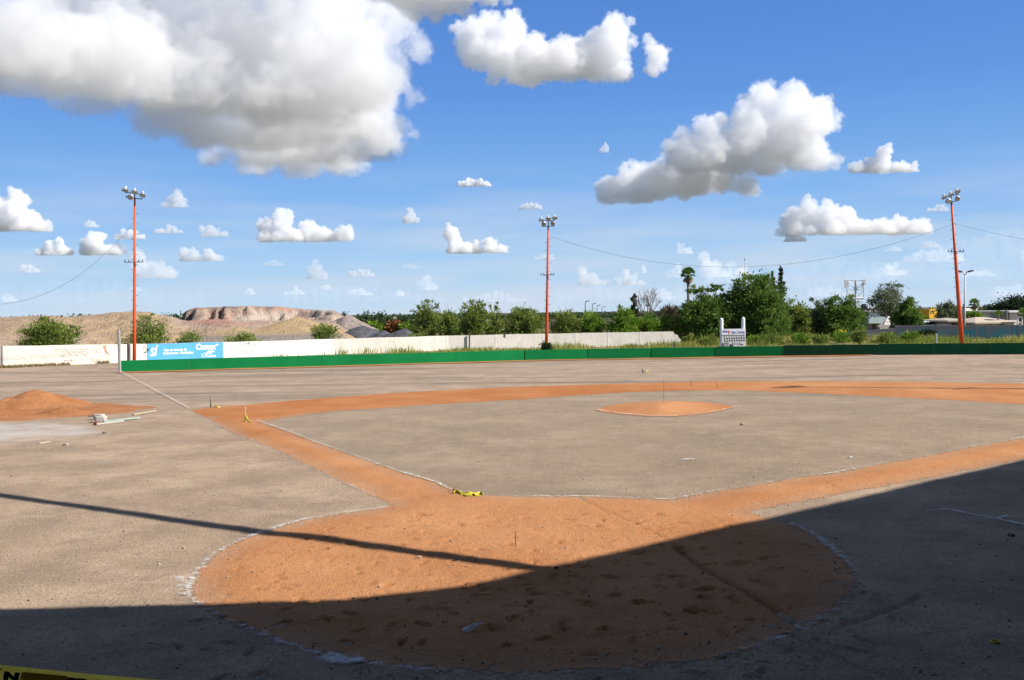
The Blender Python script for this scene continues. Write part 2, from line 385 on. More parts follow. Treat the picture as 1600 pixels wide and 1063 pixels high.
cc = cl.mix(cl.rng(cl.attr('dust'), 0.0, 1.0, 0.0, 0.6), cc, (0.40, 0.31, 0.225))
cl.color(cc); cl.rough(0.97); cl.b.inputs['Specular IOR Level'].default_value = 0.08
cl.bump(cl.math('ADD', b3, cl.math('MULTIPLY', cl.noise(14, 4), 0.8)), 0.8, 0.035)
clay_n = 0.018 * (fbm(x / 0.8, y / 0.8, 3, 31) - 0.45) * near + 0.012 * (fbm(x / 0.2, y / 0.2, 3, 37) - 0.45) * near
zc = hzn + 0.0035 + (0.020 + clay_n) * sstep(0.12, 0.6, sd_clay) + dent * sstep(0.0, 0.2, sd_clay)
damp = sstep(19, 26, rad) * (1 - 0.75 * sstep(4, 12, x)) + 0.35 * sstep(0.62, 0.75, fbm(x / 2.5, y / 2.5, 4, 41) * 1.1)
dust = sstep(0.55, 0.0, sd_clay) * fbm(x / 0.3, y / 0.3, 3, 44) * 1.2 * (rad < 30)
turned = 0.55 * sstep(-0.006, -0.030, dent) * sstep(0.05, .3, sd_clay)
sheet("clay", sd_clay, zc, cl.m, {'damp': damp, 'turned': turned, 'dust': np.clip(dust, 0, 1)})
zm = hzn + 0.006 + 0.16 * sstep(0.0, 2.3, sd_mound) + 0.02 * (fbm(x / 0.6, y / 0.6, 3, 51) - 0.4) * sstep(0, .4, sd_mound)
sheet("pitching_mound", sd_mound, zm, cl.m, {'damp': 0 * x + 0.1, 'turned': 0 * x, 'dust': 0 * x})

# ---- fence line in plan
fx, fy = G(187, 582); FP = [(fx, fy)]
for q in FENCE_PX[1:]: FP.append(G(*q))
seg = [(0.10, 4), (-0.02, 4), (-0.12, 4), (-0.21, 4), (-0.29, 5.5), (-0.34, 6), (-0.38, 6.5), (-0.42, 7), (-0.47, 8)]
for nxv, L in seg:
    ny = -math.sqrt(1 - nxv * nxv); dx, dy = -ny, nxv
    FP.append((FP[-1][0] + dx * L, FP[-1][1] + dy * L))
# warning strip of clay at the foot of the fence
def dist_poly(pts):
    d2 = np.full(x.shape, 1e9)
    for (ax, ay), (bx, by) in zip(pts, pts[1:]):
        ex, ey = bx - ax, by - ay; t = np.clip(((x - ax) * ex + (y - ay) * ey) / (ex * ex + ey * ey), 0, 1)
        d2 = np.minimum(d2, (x - ax - ex * t) ** 2 + (y - ay - ey * t) ** 2)
    return np.sqrt(d2)
df = dist_poly(FP[:10])
sd_w = 1.15 + 0.5 * (fbm(x / 2, y / 2, 3, 61) - 0.5) - df - 0.5 * sstep(16, 23, x) - 5 * sstep(21, 24, x) - 6 * (x < FP[0][0] + 0.1)
sheet("clay_strip", sd_w, hzn + 0.03, cl.m, {'damp': 0.6 + 0 * x, 'turned': 0 * x, 'dust': 0 * x}, 0.5)

# ---- chalk: broken powder lines along the clay edges
ch = NT("chalk_powder")
ca = ch.math('ADD', ch.attr('k'), ch.rng(ch.noise(9.0, 8, rough=0.85), 0.3, 0.7, -0.75, 0.55))
ch.alpha(ch.rng(ca, 0.44, 1.05, 0, 0.82)); ch.color((0.80, 0.785, 0.75)); ch.rough(1.0)
def surf(px_, py_):
    return np.array(px_), np.array(py_)
def hat(X, Y):                               # height of the finished surface (bilinear look-up in the fan grid)
    X = np.asarray(X, float); Y = np.asarray(Y, float); rdv = np.hypot(X, Y); a = np.arctan2(X, Y)
    i = np.clip(np.searchsorted(rows, rdv) - 1, 0, nr - 2); j = np.clip(((a - az[0]) / math.radians(0.2)).astype(int), 0, 339)
    fi = np.clip((rdv - rows[i]) / (rows[i + 1] - rows[i]), 0, 1); fj = np.clip((a - az[j]) / (az[j + 1] - az[j]), 0, 1)
    T = TOP
    return (T[i, j] * (1 - fi) + T[i + 1, j] * fi) * (1 - fj) + (T[i, j + 1] * (1 - fi) + T[i + 1, j + 1] * fi) * fj
TOP = np.maximum(gz, np.where(sd_clay > -0.28, zc, -9)); TOP = np.maximum(TOP, np.where(sd_mound > -0.28, zm, -9)); TOP = np.maximum(TOP, np.where(sd_w > -0.5, hzn + 0.03, -9)).reshape(nr, nc)
def ribbon(pts_px, width, k=1.0, world_pts=None):
    """pts: (px, py[, strength])"""
    P = [G(p[0], p[1]) for p in pts_px] if world_pts is None else world_pts; width = width * 0.72
    K = [(p[2] if len(p) > 2 else 1.0) * k for p in pts_px]
    V, Q, A = [], [], []
    L = [0]
    for a, b in zip(P, P[1:]): L.append(L[-1] + math.hypot(b[0] - a[0], b[1] - a[1]))
    dist = max(P[0][1], 8); step = max(0.06, dist * 0.006); n = max(2, int(L[-1] / step)); nw = 5
    s = np.linspace(0, L[-1], n); X = np.interp(s, L, [p[0] for p in P]); Y = np.interp(s, L, [p[1] for p in P]); KK = np.interp(s, L, K)
    tx, ty = np.gradient(X), np.gradient(Y); q = np.hypot(tx, ty) + 1e-9; nx_, ny_ = -ty / q, tx / q
    jit = 0.35 * width * (fbm(s / 0.7, s * 0 + 3.3, 3, int(P[0][0] * 10) % 50) - 0.47) * 2
    ws = np.linspace(-1, 1, nw)
    PX = X[:, None] + nx_[:, None] * (ws[None] * width + jit[:, None]); PY = Y[:, None] + ny_[:, None] * (ws[None] * width + jit[:, None])
    Z = hat(PX.ravel(), PY.ravel()) + 0.009 + 0.00004 * PY.ravel() * PY.ravel()
    kk = (KK[:, None] * (1 - 0.75 * np.abs(ws[None]) ** 1.5)).ravel()
    kk[:nw] *= 0.2; kk[-nw:] *= 0.2
    ii = np.arange(n * nw).reshape(n, nw)
    return np.stack([PX.ravel(), PY.ravel(), Z], 1), np.stack([ii[:-1, :-1].ravel(), ii[1:, :-1].ravel(), ii[1:, 1:].ravel(), ii[:-1, 1:].ravel()], 1), kk
def chalk(runs):
    Vs, Qs, Ks, n = [], [], [], 0
    for r_ in runs:
        v, q, k = ribbon(*r_); Vs.append(v); Qs.append(q + n); Ks.append(k); n += len(v)
    m = mesh_np("chalk_line", np.concatenate(Vs), np.concatenate(Qs), True); attr(m, 'k', np.concatenate(Ks)); link("chalk_line", m, ch.m, kind='structure')
chalk([([(189, 583.5), (297, 640)], 0.05, 1.08)])
chalk([([(297, 641, .5), (362, 676, .75), (430, 703, .6), (504, 741, .7), (550, 761, .75), (594, 780, .7)], 0.09, 0.85)])
chalk([([(400, 658, 1), (440, 671, .9), (500, 694, .85), (560, 715, .7), (630, 740, .95), (682, 755, 1.05), (706, 766, .8), (752, 774, .7), (813, 777, .75), (850, 776.5, 1), (901, 777, 1), (1000, 780, .75), (1046, 782, .9), (1100, 772, .8), (1170, 761, .7), (1252, 746, .75), (1304, 740, .95), (1414, 719, .6), (1527, 698, .75), (1600, 685, .9), (1700, 665, .7)], 0.075, 0.88)])
chalk([([(407, 659, .5), (465, 650, .9), (525, 643, .75), (600, 638, .55), (700, 631.5, .4)], 0.12, 0.7)])
chalk([([(612, 793, .85), (570, 798, .9), (519, 805, .85), (464, 816, .95), (407, 833, 1.0), (370, 847, .9), (331, 868, .85), (309, 892, .9), (296, 915, .95), (296, 935, .8), (315, 949, .9), (346, 964, .7), (388, 984, .85), (420, 998, 1.0), (458, 1012, .9), (504, 1023, 1.0), (577, 1038, 1.05), (640, 1045, .9), (722, 1051, .75), (797, 1054, .6), (904, 1049, .55), (1000, 1043, .6), (1091, 1031, .65), (1152, 1019, .8), (1213, 997, .85), (1264, 973, .75), (1304, 951, .6), (1334, 920, .5), (1337, 896, .7), (1322, 875, 1.1), (1298, 856, 1.1), (1267, 833, .95), (1237, 820, .85), (1213, 813, .5), (1172, 800, .7)], 0.12, 0.82)])
chalk([([(500, 1024), (535, 1033), (575, 1036)], 0.22, 1.05), ([(1222, 1031), (1238, 1034), (1252, 1036)], 0.16, 1.2), ([(1270, 1050), (1300, 1054)], 0.12, 0.8), ([(285, 900), (292, 915), (296, 932)], 0.25, 0.72), ([(1180, 1005), (1205, 1010)], 0.14, 0.8), ([(1240, 985), (1262, 975)], 0.2, 0.7), ([(1300, 925), (1318, 930)], 0.1, .6)])
chalk([([(1440, 800, .6), (1480, 797, 1.0), (1530, 806, .9), (1570, 814, 1.0), (1610, 824, 1.1)], 0.13, 0.95), ([(1500, 789, .7), (1570, 796, .6)], 0.05, 0.7), ([(1555, 812), (1578, 804)], 0.09, 1.0), ([(1055, 718), (1075, 719.5), (1095, 718)], 0.16, 1.0), ([(1075, 671), (1098, 672)], 0.14, .9), ([(320, 1005), (345, 1012)], 0.1, .5), ([(375, 843), (388, 838)], .2, .6)])
chalk([([(940, 644, .9), (975, 648.5, 1), (1010, 651.5, 1), (1050, 651.5, 1), (1090, 648.5, .7), (1125, 643.5, .9), (1152, 637, .9)], 0.10, 0.95), ([(930, 641, 1), (950, 646, .9)], 0.14, .9)])

# ---- loose stones: one mass
def stones(name, n, pix, smin, smax, mat, seed):
    q = np.random.default_rng(seed); px = q.uniform(*pix[0], n); py = pix[1][0] + (pix[1][1] - pix[1][0]) * q.uniform(0, 1, n) ** 0.8
    P = np.array([G(a, b) for a, b in zip(px, py)]); s = q.uniform(smin, smax, n) * (0.5 + q.uniform(0, 1, n) ** 4 * 1.6)
    Z = hat(P[:, 0], P[:, 1])
    base = np.array([(1, 0, 0), (0, 1, 0), (-1, 0, 0), (0, -1, 0), (0, 0, 0.8), (0, 0, -0.6)], float)
    fac = np.array([(0, 1, 4), (1, 2, 4), (2, 3, 4), (3, 0, 4), (1, 0, 5), (2, 1, 5), (3, 2, 5), (0, 3, 5)])
    V = base[None] * s[:, None, None] * q.uniform(0.55, 1.3, (n, 6, 3)); a = q.uniform(0, 2 * pi, n); ca_, sa = np.cos(a), np.sin(a)
    X = V[..., 0] * ca_[:, None] - V[..., 1] * sa[:, None]; Y = V[..., 0] * sa[:, None] + V[..., 1] * ca_[:, None]
    V = np.stack([X + P[:, :1], Y + P[:, 1:], V[..., 2] + Z[:, None] + 0.25 * s[:, None]], -1).reshape(-1, 3)
    Fq = (fac[None] + 6 * np.arange(n)[:, None, None]).reshape(-1, 3)
    m = mesh_np(name, V, Fq); attr(m, 'v', np.repeat(q.random(n), 8), 'FACE'); o = link(name, m, mat); o['kind'] = 'stuff'; return o
sm = NT("stone_grit"); sm.color(sm.mix(sm.attr('v'), (0.22, 0.18, 0.145), (0.48, 0.40, 0.32))); sm.rough(0.9)
stones("gravel", 3200, ((-40, 1640), (600, 1063)), 0.004, 0.013, sm.m, 5)
cm = NT("clay_clod"); cm.color(cm.mix(cm.attr('v'), (0.30, 0.12, 0.045), (0.5, 0.23, 0.10))); cm.rough(0.95)
stones("clay_crumbs", 900, ((300, 1320), (780, 1050)), 0.004, 0.011, cm.m, 6)
# ================================================================== green outfield fence (> panels)
FH = 0.64
gp = NT("green_paint"); gn = gp.noise(0.7, 6)
gc = gp.mix(gp.rng(gn, 0.3, 0.7), (0.006, 0.180, 0.050), (0.009, 0.220, 0.064))
gc = gp.mix(gp.rng(gp.noise(3, 6, stretch=(1, 1, 0.2)), 0.62, 0.8, 0, 0.35), gc, (0.014, 0.125, 0.045))
gp.color(gc); gp.rough(0.8); gp.b.inputs['Specular IOR Level'].default_value = 0.08
fence = empty("fence", (FP[0][0], FP[0][1], 0), "low solid green board fence curving round the whole outfield", "fence")
pts = []
for (ax, ay), (bx, by) in zip(FP, FP[1:]):
    L = math.hypot(bx - ax, by - ay); n = max(1, round(L / 3.6))
    for i in range(n): pts.append((ax + (bx - ax) * i / n, ay + (by - ay) * i / n))
pts.append(FP[-1])
post_m = simple("weathered_post", (0.33, 0.31, 0.29), 0.9, 0.25, 4)
shaded_green = simple("shaded_green_paint", (0.008, 0.085, 0.034), 0.85, 0.15, 2)   # panels beyond the scoreboard face away from the sun; shade painted into the green
rf = random.Random(4)
for (ax, ay), (bx, by) in zip(pts, pts[1:]):
    L = math.hypot(bx - ax, by - ay); ang = math.atan2(by - ay, bx - ax) + rf.uniform(-0.012, 0.012)
    cx, cy_ = (ax + bx) / 2, (ay + by) / 2; z0 = tz(cx, cy_)
    R = Matrix.Rotation(ang, 3, 'Z') @ Matrix.Rotation(rf.uniform(-0.012, 0.012), 3, 'X')
    link("panel", box_mesh("panel", (cx, cy_, z0 + FH / 2 - 0.02 + rf.uniform(-0.004, 0.006)), (L - 0.004, 0.045, FH + 0.06), R, 0.004), shaded_green if cx > 17.2 else gp.m, fence)
for (ax, ay) in pts[1:-1:1]:
    link("post", box_mesh("post", (ax + 0.02, ay + 0.09, tz(ax, ay) + 0.27), (0.07, 0.07, 0.54)), post_m, fence)

# ================================================================== foul pole and posts
def post(base_px, top_py, Y, w, mat, name, label, cat, lean=0.0):
    b = at(base_px[0], base_px[1], Y); t = at(base_px[0] + lean, top_py, Y); b.z = tz(b.x, b.y) - 0.1
    d = (t - b); L = d.length; R = d.to_track_quat('Z', 'Y').to_matrix()
    bm = bmesh.new(); add_box(bm, (b + t) / 2, (w, w, L), R, w * 0.08)
    o = link(name, bm_mesh(name, bm), mat); return tag(o, label, cat)
conc = simple("grey_concrete", (0.40, 0.385, 0.36), 0.9, 0.2, 5, dirt=(0.22, 0.2, 0.18))
wood = simple("dark_old_wood", (0.13, 0.115, 0.105), 0.9, 0.25, 6)
post((187, 582), 516, 52.15, 0.13, conc, "foul_pole", "tall square grey post at the left end of the green fence", "foul pole", -1.5)
post((201, 566), 538, 55.2, 0.16, wood, "stub_post", "short dark wooden post standing between the grey post and the orange light tower", "post")
post((1054, 546), 534, 64, 0.10, wood, "stub_post", "thin dark post just left of the scoreboard behind the green fence", "post")
post((1463, 540), 521.5, 64, 0.13, conc, "stub_post", "pale concrete stub post in the weeds near the leaning light tower", "post")
post((733.5, 548), 522, 77.7, 0.12, wood, "stub_post", "dark vertical post against the pale block wall behind the outfield", "post")

# ================================================================== boundary wall, painted in sections
WZ = 1.20
def wpt(px, Y): p = at(px, 520, Y); return (p.x, p.y)
_a, _b = wpt(0, 59.2), wpt(172, 63.6)
WALL = [(_a[0] + (_a[0] - _b[0]) * 2, _a[1] + (_a[1] - _b[1]) * 2), wpt(0, 59.2), wpt(172, 63.6), wpt(229, 65.2), wpt(348, 68.2), wpt(412, 69.8), wpt(522, 72.6), wpt(620, 75.0), wpt(700, 77.4), wpt(850, 79.6), wpt(952, 80.8), wpt(1052, 81.8), wpt(1064, 81.9)]
WTOP = [1.60, 1.36, 1.24, 1.20, 1.17, 1.16, 1.18, 1.19, 1.20, 1.20, 1.20, 1.19, 1.19]
def paint(name, c1, c2, stain, amount=0.6, block=0.0):
    t = NT(name); a = t.noise(0.9, 6); v = t.mix(t.rng(a, 0.3, 0.7), c1, c2)
    v = t.mix(t.rng(t.noise(2.2, 7, stretch=(1, 1, 0.35), rough=0.7), 0.5, 0.75, 0, amount), v, stain)
    if block:
        v = t.mix(t.rng(t.noise(9, 4, rough=0.8), 0.45, 0.7, 0, block), v, (0.30, 0.275, 0.245))
    t.color(v); t.rough(0.92); t.bump(t.noise(8, 5), 0.35, 0.03); return t.m
whitewash = paint("whitewash", (0.66, 0.60, 0.50), (0.76, 0.70, 0.60), (0.52, 0.43, 0.32), 0.6)
patch_m = paint("pale_patch", (0.68, 0.64, 0.58), (0.76, 0.72, 0.66), (0.55, 0.48, 0.42), 0.4)
whitep = paint("white_paint", (0.72, 0.71, 0.68), (0.80, 0.79, 0.76), (0.58, 0.53, 0.46), 0.5)
blockm = paint("raw_block", (0.68, 0.63, 0.55), (0.79, 0.74, 0.66), (0.46, 0.40, 0.33), 0.5, 0.4)
bluep = paint("blue_paint", (0.105, 0.40, 0.80), (0.125, 0.44, 0.84), (0.09, 0.33, 0.68), 0.25)
wallo = empty("boundary_wall", (-20, 61, 0), "long low boundary wall, whitewashed on the left and raw block on the right, with a painted blue advert", "wall")
def frame_on(a, b):
    A = Vector((a[0], a[1], 0)); B = Vector((b[0], b[1], 0)); u = (B - A).normalized(); n = Vector((u.y, -u.x, 0))
    return A, u, n, (B - A).length
mats = [whitewash, whitewash, patch_m, None, whitep, whitep, blockm, blockm, blockm, blockm, blockm, blockm]
for i, (a, b) in enumerate(zip(WALL, WALL[1:])):
    A, u, n, L = frame_on(a, b); R = Matrix((u, -n, Vector((0, 0, 1)))).transposed()
    m = mats[i]
    e_i = 0.08 if i == 0 else -0.003
    ta_, tb_ = WTOP[i], WTOP[i + 1]; top = (ta_ + tb_) / 2
    if i == 11:                               # broken end of the wall
        link("section", prism("section", [(-0.0, -0.3), (L, -0.3), (L * 1.0, 0.5), (L * .7, 0.68), (L * .55, 0.9), (L * .2, 0.95), (0, 1.19)], lambda s, h, w: A + u * s + Vector((0, 0, h)) - n * w, 0.18), blockm, wallo); continue
    link("section", prism("section", [(0.003, -0.3), (L + e_i, -0.3), (L + e_i, tb_), (L * .66, ta_ + (tb_ - ta_) * .66 + .012), (L * .33, ta_ + (tb_ - ta_) * .33 - .012), (0.003, ta_)], lambda s, h, w: A + u * s + Vector((0, 0, h)) - n * (w + (.003 if i == 0 else 0)), 0.18), m or whitep, wallo)
    if i >= 4:                                # columns cast into the wall
        k = max(1, round(L / 3.3))
        for j in range(1, k + 1):
            if i == 10 and j == k: continue
            link("column", box_mesh("column", A + u * (L * j / k - 0.08) - n * 0.087 + Vector((0, 0, top / 2 - 0.149)), (0.17, 0.20, top + 0.315), R, 0.01), whitep if i < 6 else simple("cast_concrete", (0.70, 0.66, 0.59), .9, .12, 3), wallo)
A, u, n, L = frame_on(WALL[3], WALL[4]); R = Matrix((u, -n, Vector((0, 0, 1)))).transposed()
ad = link("painted_advert", prism("painted_advert", [(0.006, -0.2), (L - 0.006, -0.2), (L - 0.006, WTOP[4] - .004), (L * .66, WTOP[3] + (WTOP[4] - WTOP[3]) * .66 + .008), (L * .33, WTOP[3] + (WTOP[4] - WTOP[3]) * .33 - .016), (0.006, WTOP[3] - .004)], lambda s, h, w: A + u * s + Vector((0, 0, h)) + n * (.012 - w), 0.012), bluep, wallo)
lett = simple("white_lettering", (0.80, 0.80, 0.80), 0.7, 0.03)
def zhit(px, py, A, n):                        # height where the photograph's ray meets the wall plane
    d = ray(px, py); t = (A - CAM).dot(n) / d.dot(n); p = CAM + d * t; return p, p.z
def on_wall(A, u, n, s, z, off=0.016):
    o = A + u * s + n * off; return Matrix(((u.x, 0, n.x, o.x), (u.y, 0, n.y, o.y), (0, 1, 0, z), (0, 0, 0, 1)))
Y3 = 66.7; kx = Y3 / F
def adv(s, px, py_base, hpx, wpx, bold=0.0, shear=0.0, outline=0):
    p0, z = zhit(px, py_base, A, n); p1, _ = zhit(px + wpx, py_base, A, n); k = Y3 / F
    me = text_mesh(s, hpx * k * 1.4, on_wall(A, u, n, (p0 - A).dot(u), z), bold * k, shear, 0.004, 0, (p1 - p0).dot(u))
    link("lettering", me, lett, ad)
adv("SÍ", 234, 556.5, 12.5, 14, 0.55, 0.2)
adv("Hay un mundo de", 256, 549, 3.8, 36, 0.22); adv("Soluciones  Ilimitadas", 255, 554, 3.6, 47, 0.22)
adv("Comex", 306, 546.5, 9.0, 32, 0.7, 0.08); adv("pinturas", 318, 553.5, 2.6, 13, 0.2, 0.1); adv("Tu. Monclova", 314, 558.5, 4.2, 23, 0.2)
def strip_on(pts_, wd, par, mat, off=0.017, nm="lettering"):
    for (s0, z0), (s1, z1) in pts_:
        a_ = A + u * s0 + Vector((0, 0, z0)) + n * off; b_ = A + u * s1 + Vector((0, 0, z1)) + n * off
        d = (b_ - a_).normalized(); q = d.cross(n) * wd / 2
        me = bpy.data.meshes.new(nm); me.from_pydata([a_ - q, b_ - q, b_ + q, a_ + q, a_ - q - n * .006, b_ - q - n * .006, b_ + q - n * .006, a_ + q - n * .006], [], [(0, 1, 2, 3), (0, 4, 5, 1), (1, 5, 6, 2), (2, 6, 7, 3), (3, 7, 4, 0)]); link(nm, me, mat, par)
zz = lambda py, px: zhit(px, py, A, n)[1]
ss = lambda px: (zhit(px, 545, A, n)[0] - A).dot(u)
strip_on([((ss(323.5), zz(549.6, 324)), (ss(333), zz(549.2, 333)))], 2.6 * kx, ad, lett)
arrow = prism("lettering", [(0, 0), (3.2, 1.9), (0, 3.8)], lambda a_, b_, w: A + u * (ss(332.5) + a_ * kx) + Vector((0, 0, zz(551.2, 332) + b_ * kx)) + n * (0.011 + w), 0.006)
link("lettering", arrow, lett, ad)
strip_on([((ss(334.5), zz(541.5, 335)), (ss(341.5), zz(537.6, 341)))], 1.5 * kx, ad, lett)   # tick stroke of the x
# faded municipal lettering and graffiti on the whitewash
A, u, n, L = frame_on(WALL[1], WALL[2])
kx = 61.5 / F; PX0 = 0
faded = simple("faded_lettering", (0.44, 0.41, 0.37), 0.9, 0.1); spray = simple("spray_paint", (0.40, 0.37, 0.35), 0.8, 0.15)
sec = [o for o in wallo.children if o.name.startswith("section")][1]
def wtxt(s, px, py, hpx, wpx, mat, bold=0, outline=0, base=None, shear=0):
    p0, z = zhit(px + PX0, py, A, n); p1, _ = zhit(px + PX0 + wpx, py, A, n)
    me = text_mesh(s, hpx * kx * 1.4, on_wall(A, u, n, (p0 - A).dot(u), z, 0.004), bold * kx, shear, 0.003, outline * kx, (p1 - p0).dot(u))
    link("lettering", me, mat, base or sec)
wtxt("DENCIA", 1, 563.5, 5.2, 39, faded, 0.0); wtxt("MUNICIPAL", 47, 560.5, 5.2, 56, faded, -0.04)
wtxt("SNAFRS", 97, 557.5, 12.5, 41, spray, 0, 0.32, None); wtxt("TQ", 145, 552, 6.5, 11, spray, 0, 0.2); wtxt("Ruiz", 142, 566, 7, 16, spray, 0, 0.2); wtxt("ana", 100, 565, 4, 14, spray, 0, 0.16)
def heart(px, py, s_):
    bm = bmesh.new(); P = []
    for k in range(25):
        t = 2 * pi * k / 24; hx_ = 16 * math.sin(t) ** 3 / 16; hz = (13 * math.cos(t) - 5 * math.cos(2 * t) - 2 * math.cos(3 * t) - math.cos(4 * t)) / 16
        P.append(zhit(px + hx_ * s_, py - hz * s_, A, n)[0] + n * 0.004)
    add_tube(bm, P, 0.3 * kx, 5); link("graffiti_heart", bm_mesh("graffiti_heart", bm), spray, sec)
heart(88, 548, 3.0); heart(126, 562.5, 3.2)
brk = prism("broken_patch", [(0, 0), (2.2, 0.2), (5.5, 0.1), (5.2, -6), (8, -10), (10.5, -17), (8.5, -15), (4.2, -11.5), (2.0, -7)], lambda a_, b_, w: zhit(160.5 + a_, 540.0 - b_, A, n)[0] + n * (0.001 + w), 0.006)
link("broken_patch", brk, simple("bare_brick", (0.50, 0.27, 0.20), 0.9, 0.2, 8), sec)
A, u, n, L = frame_on(WALL[4], WALL[5]); kx = 69.0 / F; PX0 = 348
sec = [o for o in wallo.children if o.name.startswith("section")][4]
wtxt("MADERERÍA", 10, 543, 4.5, 44, simple("ghost_lettering", (0.56, 0.55, 0.54), 0.9, 0.05), 0.0); wtxt("AGUJITA", 13, 551, 5.0, 38, bpy.data.materials["ghost_lettering"], 0.1)
# hole in the block wall
A, u, n, L = frame_on(WALL[8], WALL[9])
hole = prism("broken_patch", [(0, 0), (3.2, 0.4), (3.3, -6), (1.5, -5.2), (-0.8, -3), (0.6, -2)], lambda a_, b_, w: zhit(786.5 + a_, 522.5 - b_, A, n)[0] + n * (0.001 + w), 0.006)
link("broken_patch", hole, simple("dark_hollow", (0.10, 0.075, 0.055), 0.95), wallo)

# wall on the right, stained turquoise, in its own shade
RW = [(33.6, 83.4), (42.5, 79.9), (50, 76.9), (57, 73.9)]
rw = empty("roadside_wall", (42, 80, 0), "long grey wall with faded turquoise paint on the right, behind the leaning orange tower", "wall")
tq = NT("faded_turquoise"); tn = tq.noise(0.5, 6, stretch=(1, 1, 0.5))
tcol = tq.mix(tq.rng(tn, 0.34, 0.52), (0.30, 0.27, 0.26), (0.10, 0.36, 0.40))
sz = tq.n.new('ShaderNodeSeparateXYZ'); tq.l(tq.co.outputs['Object'], sz.inputs[0])
hz_ = tq.rng(tq.math('ADD', sz.outputs['Z'], tq.rng(tq.noise(1.2, 5), .3, .7, -.3, .3)), 0.95, 1.25)
tcol = tq.mix(hz_, tcol, (0.30, 0.27, 0.265)); tcol = tq.mix(tq.rng(tq.noise(4, 6, stretch=(1, 1, 0.15)), 0.5, 0.75, 0, .6), tcol, (0.17, 0.15, 0.145)); tq.color(tcol); tq.rough(.95)
for a, b in zip(RW, RW[1:]):
    A, u, n, L = frame_on(a, b); R = Matrix((u, -n, Vector((0, 0, 1)))).transposed(); k = 3
    for j in range(k):
        link("section", box_mesh("section", A + u * (L * (j + .5) / k) + Vector((0, 0, 0.66)), (L / k - 0.004, 0.16, 1.48), R, 0.01), tq.m, rw)
        link("column", box_mesh("column", A + u * (L * j / k) + Vector((0, 0, 0.67)), (0.22, 0.22, 1.50), R, 0.01), simple("wall_column", (0.31, 0.285, 0.28), .9, .2, 3), rw)
lowm = simple("grey_render", (0.36, 0.34, 0.335), 0.9, 0.2, 2, dirt=(0.2, 0.19, 0.18))
def low_wall(p, q, z0, z1, label):
    A, u, n, L = frame_on(p, q)
    o = link("garden_wall", prism("garden_wall", [(0, -0.3), (L, -0.3), (L, z1), (0, z0)], lambda s, h, w: A + u * s + Vector((0, 0, h)) - n * w, 0.2), lowm); tag(o, label, "wall")
low_wall((31.0, 88.5), (38.4, 86.5), 0.75, 1.42, "low grey wall sloping up behind the weeds left of the white car")
low_wall((38.45, 86.3), (40.2, 84.2), 1.42, 1.25, "short end of grey wall stepping down beside the dark bush")

